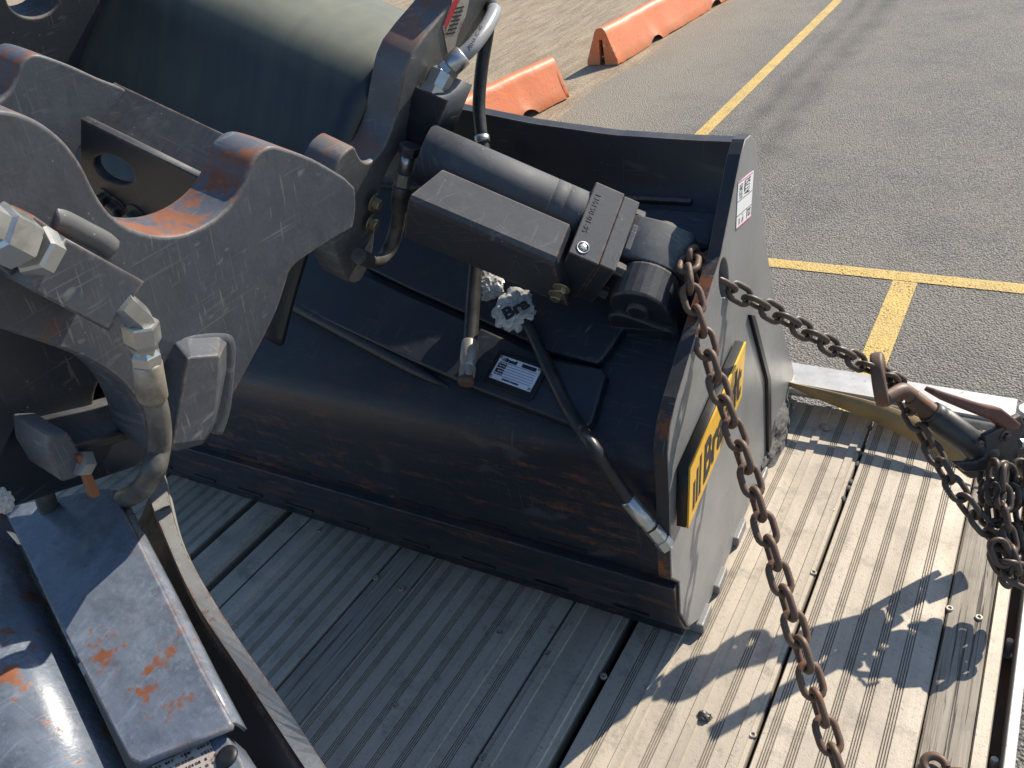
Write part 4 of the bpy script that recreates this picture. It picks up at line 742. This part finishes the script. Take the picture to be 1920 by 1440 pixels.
# bundle of chain hanging at the deck corner
C4 = thing('chain_bundle', 'dark heap of doubled chain hanging below the binder at the deck edge', 'chain')
def dp2(x, y, t): return dep(x, y, t)
for k, (xs_, w0) in enumerate((([1862, 1858, 1866, 1880, 1895], 0), ([1880, 1876, 1884, 1898, 1905], .02), ([1900, 1898, 1902, 1910, 1915], .01), ([1915, 1912, 1918, 1925, 1922], .03), ([1852, 1850, 1862, 1882, 1890], .03), ([1890, 1886, 1890, 1900, 1912], -.015), ([1930, 1926, 1930, 1935, 1930], .0))):
    ys = (868, 920, 985, 1045, 1090); chain([dp2(x + 6 * math.sin(k * 2.1 + i), y + 5 * (k % 3), 1.27 + w0 - .012 * i) for i, (x, y) in enumerate(zip(xs_, ys))], C4, LKD, roll=k * .7, jit=.5)
chain([dp2(1868, 1035, 1.235), dp2(1880, 1065, 1.23), dp2(1905, 1085, 1.225), dp2(1930, 1095, 1.22)], C4, LKD, roll=.2, jit=.5); chain([dp2(1935, 1060, 1.24), dp2(1900, 1058, 1.22), dp2(1878, 1048, 1.215), dp2(1868, 1015, 1.22)], C4, LKD, roll=1.2, jit=.5)
# binder
BD = thing('load_binder', 'black ratchet load binder with worn red-brown handle at the deck corner', 'load binder')
bx = dep(1862, 862, 1.315); ad = (bx - HK).normalized(); LB_ = (bx - HK).length
MB().lathe(HK + ad * LB_ * .44, ad, [(0, .019), (.012, .0215), (.020, .0215), (.021, .0225), (LB_ * .50, .0225), (LB_ * .53, .019), (LB_ * .54, .010)], 26).build('barrel', M['binder'], BD)
sp_ = []; L0 = LB_ * .28
for i in range(28): sp_ += [(L0 + i * .0028, .0125), (L0 + i * .0028 + .0014, .0155)]
MB().lathe(HK + ad * .0, ad, sp_ + [(LB_ * .46, .0155)], 16).build('screw', M['chain'], BD)
# grab hook as a thick open ring
hn = (RX * .86 - RD * .12 + RF * -.5).normalized(); HPn = Plane(dep(1650, 712, (HK - CAM).dot(RF) - .005), hn, RD)
ring = [(math.cos(a) * .045, math.sin(a) * .033) for a in [k * 2 * math.pi / 30 for k in range(30)]]; inner = [(-.006 + math.cos(a) * .017, math.sin(a) * .011) for a in [k * 2 * math.pi / 20 for k in range(20)]]
plate('grab_hook', HPn, [ring, inner], .02, M['chain'], BD, .005, h=.01)
MB().tube(catmull([HPn.at(.032, 0), HK + ad * .05, HK + ad * .085], 5), [.014] * 6 + [.0125] * 5, 12).build('hook_shank', M['chain'], BD)
# ratchet head and handle
rh = bx + ad * .006; rn = (RX * .35 + RD * .25 - RF * .9).normalized(); RP = Plane(dep(1858, 858, 1.295), rn, RX)
hp1 = RP.pxl([(1794, 868), (1812, 886), (1850, 884), (1880, 868), (1905, 838), (1925, 800), (1915, 778), (1890, 790), (1868, 806), (1848, 818), (1852, 840), (1846, 858), (1830, 866)])
plate('ratchet_plate', RP, [[tuple(p) for p in hp1]], .012, M['binder'], BD, .003); plate('ratchet_plate', RP.off(-.035), [[tuple(p) for p in RP.off(-.035).pxl([(1800, 880), (1822, 898), (1862, 894), (1890, 876), (1915, 846), (1930, 806), (1915, 785), (1860, 830)])]], .012, M['binder'], BD, .003)
MB().lathe(RP.px(1868, 845, -.034), rn, [(0, .024), (.022, .024)], 18).build('ratchet_gear', M['binder'], BD)
bolt(RP, *RP.l2(RP.px(1838, 832)), .006, .003, M['binder'], BD, 'pivot_bolt', False); bolt(RP, *RP.l2(RP.px(1884, 818)), .007, .006, M['binder'], BD, 'pivot_bolt')
HD = RP.off(.012); hd_ = HD.pxl([(1752, 738), (1757, 730), (1800, 744), (1850, 760), (1880, 766), (1905, 785), (1916, 795), (1912, 806), (1890, 806), (1860, 788), (1820, 772), (1780, 755)])
plate('handle', HD, [[tuple(p) for p in hd_]], .022, M['handle'], BD, .004, label='worn red-brown ratchet handle')
ah = (HD.px(1905, 800) - HD.px(1755, 735)).normalized()
MB().lathe(RP.px(1905, 850, -.02), (ad + Vec((0, 0, -.4))).normalized(), [(0, .017), (.05, .017)], 18).build('end_fitting', M['binder'], BD)
MB().lathe(dep(1912, 832, 1.27), RX, [(0, .008), (.03, .008)], 6, False).build('bolt', M['zinc'], BD)
# rusty hook lying on the wooden plank at the frame's lower edge
q = onz(1752, 1442); b = MB(); pts = [q + Vec((math.cos(a) * .014, math.sin(a) * .012, .008 + .004 * math.sin(a))) for a in [.3 + k * .42 for k in range(12)]]; b.tube(catmull(pts + [q + Vec((.03, .004, .01)), q + Vec((.07, .0, .008))], 4), .006, 10); o = b.build('chain_hook', M['chain']); tag(o, 'rusty hook lying on the wooden plank at the bottom edge', 'hook')
# wire tie on the bundle
MB().tube(catmull([dep(1832, 925, 1.24), dep(1850, 915, 1.235), dep(1866, 905, 1.23), dep(1874, 920, 1.23), dep(1862, 940, 1.23)], 6), .0022, 8).build('wire_tie', M['black'], C4)
